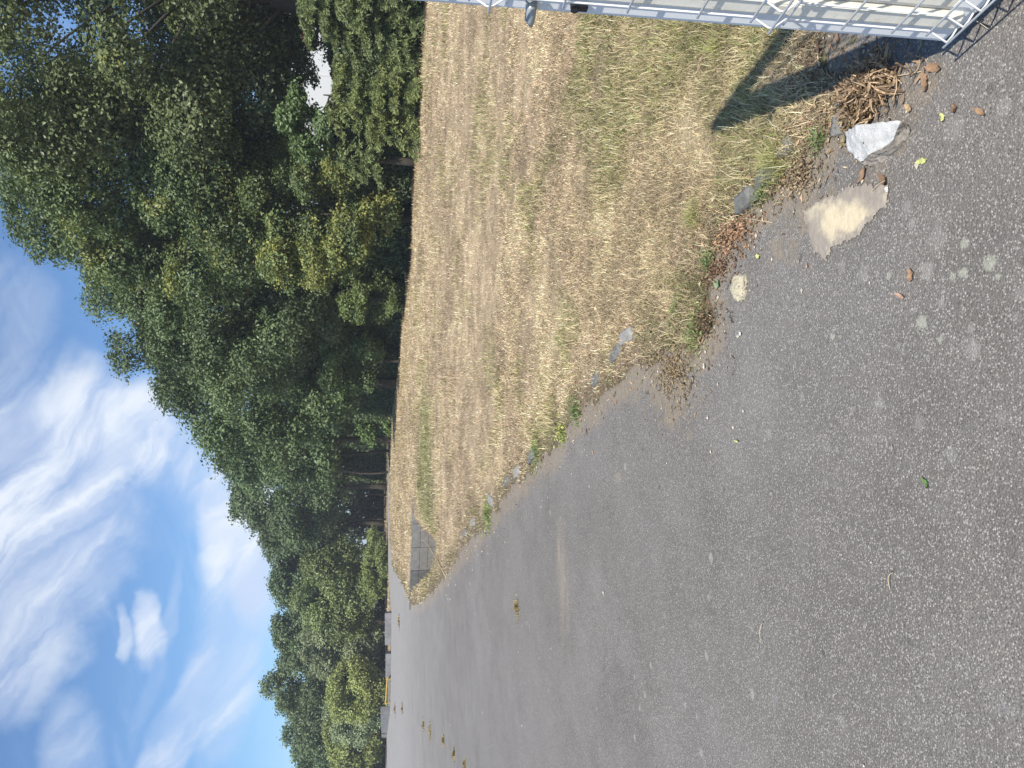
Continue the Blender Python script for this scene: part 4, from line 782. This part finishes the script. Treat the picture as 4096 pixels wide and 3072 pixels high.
for i, s_ in enumerate(straws):
    a, b2, hz_, lb = s_[:4]; rad = s_[4] if len(s_) > 4 else 0.0013; A0 = np.array(P3(a[0], a[1], 0.006)); B0 = np.array(P3(b2[0], b2[1], 0.01)); t = np.linspace(0, 1, 9)[:, None]
    pa = A0 * (1 - t) + B0 * t; pa[:, 2] += (np.sin(t * math.pi) * hz_)[:, 0]; ln = np.linalg.norm(B0 - A0); pa[:, 0] += (np.sin(t * math.pi) * ln * (0.18 if 'arched' in lb or 'curved' in lb else 0.03))[:, 0]; c = (0.14, 0.1, 0.07) if 'twig' in lb else (0.62, 0.50, 0.32)
    if len(s_) > 4: c = (0.52, 0.36, 0.25) if 'bark' in lb else (0.5, 0.42, 0.27)
    o_ = MB().tube(pa - A0, np.linspace(rad, rad * 0.6, 9), 6, col=c).build('twig' if 'twig' in lb else 'bark_strip' if 'bark' in lb else 'straw', M['litter'], smooth=True, loc=tuple(A0)); tag(o_, lb, o_.name.split('.')[0].replace('_', ' '), SG)
# weeds and tufts
def tuft(name, label, px, py, rad, n, L, seed, c1, c2, wdt=.003, group=None, cat='tuft', lean=.8, leaves=0):
    rl = np.random.default_rng(seed); cx, cy = pt(px, py, 0); a = rl.uniform(0, 6.28, n); k = np.abs(rl.normal(size=n)) * rad * 0.5; x, y = k * np.cos(a), k * np.sin(a)
    t = rl.random((n, 1)); col = (np.array(c1) * t + np.array(c2) * (1 - t)) * rl.uniform(.7, 1.3, (n, 1))
    V, Q_, T_, C = blades(x, y, np.zeros(n), L * rl.uniform(.3, 1.2, n) * np.exp(-(k / rad) ** 2 * .6), np.full(n, wdt), np.clip(rl.normal(lean, .3, n), .1, 1.5), col, seed + 1)
    mb = MB().add(V, Q_, T_, col=C)
    if leaves:
        P = np.stack([rl.normal(size=leaves) * rad * .55, rl.normal(size=leaves) * rad * .55, rl.random(leaves) * L * .7 + .01], 1); Nn = rl.normal(size=(leaves, 3)) * .5 + [0, -.3, 1]; Nn /= np.linalg.norm(Nn, axis=1)[:, None]
        V, Q_ = leaf_quads(P, Nn, rl.uniform(.5, 1.2, leaves) * max(.014, wdt * 5), rl); mb.add(V, Q_, col=np.repeat(np.array(c1) * rl.uniform(.7, 1.3, (leaves, 1)), 4, 0))
    return tag(mb.build(name, M['blade'], loc=(cx, cy, 0)), label, cat, group)
WG = 'weeds along the grass edge'; g1, g2, s1 = (0.26, 0.30, 0.11), (0.17, 0.22, 0.09), (0.48, 0.42, 0.24)
for a_ in ((3120, 640, .10, 500, .11, 'long lime green grass tuft behind the dark kerb pieces', (0.33, 0.37, 0.1)), (2800, 860, .12, 500, .10, 'grass tuft above the reddish leaf heap', (0.30, 0.33, 0.09)), (2790, 1320, .13, 420, .06, 'low mossy green weed at the mud edge', g1), (2720, 1230, .12, 380, .06, 'green weed behind the mossy one', g1),
           (2840, 1040, .07, 260, .05, 'small dark green weed beside the reddish leaf heap', g2), (3060, 770, .05, 160, .05, 'small leafy weed against the largest dark kerb piece', g2), (3290, 560, .05, 140, .05, 'little green plant just behind the white chunk', g2), (2310, 1640, .14, 330, .07, 'dark leafy weed at the edge beyond the tilted kerb', g2),
           (2255, 1735, .12, 240, .06, 'yellow flowered weed on the tarmac edge', (0.42, 0.44, 0.12)), (2150, 1790, .2, 300, .08, 'green weed beside the first far kerb piece', g1), (1955, 2055, .3, 320, .10, 'green weed among the far kerb pieces', g1), (2890, 190, .10, 420, .09, 'bright grass tuft beside the gate foot', (0.34, 0.38, 0.1)),
           (3050, 150, .07, 160, .05, 'broad leafed weed in the gate shadow', (0.16, 0.26, 0.1))):
    px, py, rd_, n_, L_, lb, c_ = a_; d_ = pt(px, py)[1]
    tuft('weed', lb, px, py, rd_, n_, L_, 1000 + px, c_, s1 if 'grass tuft' in lb else g2, wdt=max(.0022, .0009 * d_), group=WG, cat='weed', leaves=0 if 'grass tuft' in lb else 50, lean=.75)
TG = 'dry tufts in the cracks of the yard'
for px, py, rd_, lb in ((1696, 2902, .22, 'dry tuft furthest into the yard of the crack row'), (1722, 2922, .25, 'widest dry tuft in the crack row'), (1776, 2962, .14, 'dry tuft between the widest one and the nearer ones in the crack row'), (1818, 3014, .12, 'dry tuft second nearest in the crack row'), (1862, 3056, .11, 'nearest dry tuft in the crack row, with a white scrap'),
                        (1582, 2838, .5, 'far dry tuft in front of the wedge shaped wall'), (1611, 2832, .4, 'dry tuft in front of the far one by the wedge shaped wall'), (1598, 2484, .45, 'dry tuft in front of the first concrete block'), (2070, 2430, .12, 'flat patch of dead stalks on the tarmac')):
    d_ = pt(px, py)[1]; tuft('dry_tuft', lb, px, py, rd_, 160, .05 + .0022 * d_, 2000 + px, (0.46, 0.35, 0.18), (0.25, 0.2, 0.1), wdt=max(.003, .001 * d_), group=TG, lean=.9)
# pebbles: loose grit near the verge, uncountable
rl = np.random.default_rng(5); n = 5200; d = np.exp(rl.uniform(math.log(1.7), math.log(16), n)); a = np.radians(rl.uniform(-30, 30, n)); x, y = d * np.sin(a), d * np.cos(a); sd = asd(x, y)
k = (sd > -0.02) & (rl.random(n) < np.exp(-sd / (0.10 + 0.03 * d)) + 0.012); x, y, d = x[k], y[k], d[k]; n = len(x); s = np.maximum(rl.lognormal(-5.4, .5, n), .0011 * d)[:, None]
O = np.array([(1, 0, 0), (0, 1, 0), (-1, 0, 0), (0, -1, 0), (0, 0, .7), (0, 0, -.4)]); J = rl.uniform(.6, 1.3, (n, 6, 1)); V = (O[None] * J * s[:, None] + np.stack([x, y, np.full(n, .005)], 1)[:, None]).reshape(-1, 3)
T_ = np.array([(0, 1, 4), (1, 2, 4), (2, 3, 4), (3, 0, 4), (1, 0, 5), (2, 1, 5), (3, 2, 5), (0, 3, 5)]); C = np.array([0.40, 0.36, 0.30]) * rl.uniform(.4, 1.7, (n, 1))
tag(mesh('gravel', V, (np.arange(n)[:, None, None] * 6 + T_[None]).reshape(-1, 3), M['litter'], col=np.repeat(np.clip(C, 0, .8), 6, 0)), 'loose grit and pebbles along the tarmac edge', kind='stuff')

# ------------------------------------------------------------------ thin summer haze
m = bpy.data.materials.new('haze'); m.use_nodes = True; t = m.node_tree
for n in list(t.nodes): t.nodes.remove(n)
q = G(t); o = q.new('ShaderNodeOutputMaterial'); v = q.new('ShaderNodeVolumePrincipled'); v.inputs['Color'].default_value = (0.86, 0.92, 1.0, 1); v.inputs['Density'].default_value = 0.0008; v.inputs['Anisotropy'].default_value = 0.0
t.links.new(v.outputs[0], o.inputs['Volume'])
tag(mesh('haze', [(x, y, z) for z in (-2.2, 24) for x, y in ((-1180, -1180), (1180, -1180), (1180, 1180), (-1180, 1180))], [(0, 3, 2, 1), (4, 5, 6, 7), (0, 1, 5, 4), (1, 2, 6, 5), (2, 3, 7, 6), (3, 0, 4, 7)], m), 'faint haze in the summer air', kind='stuff')
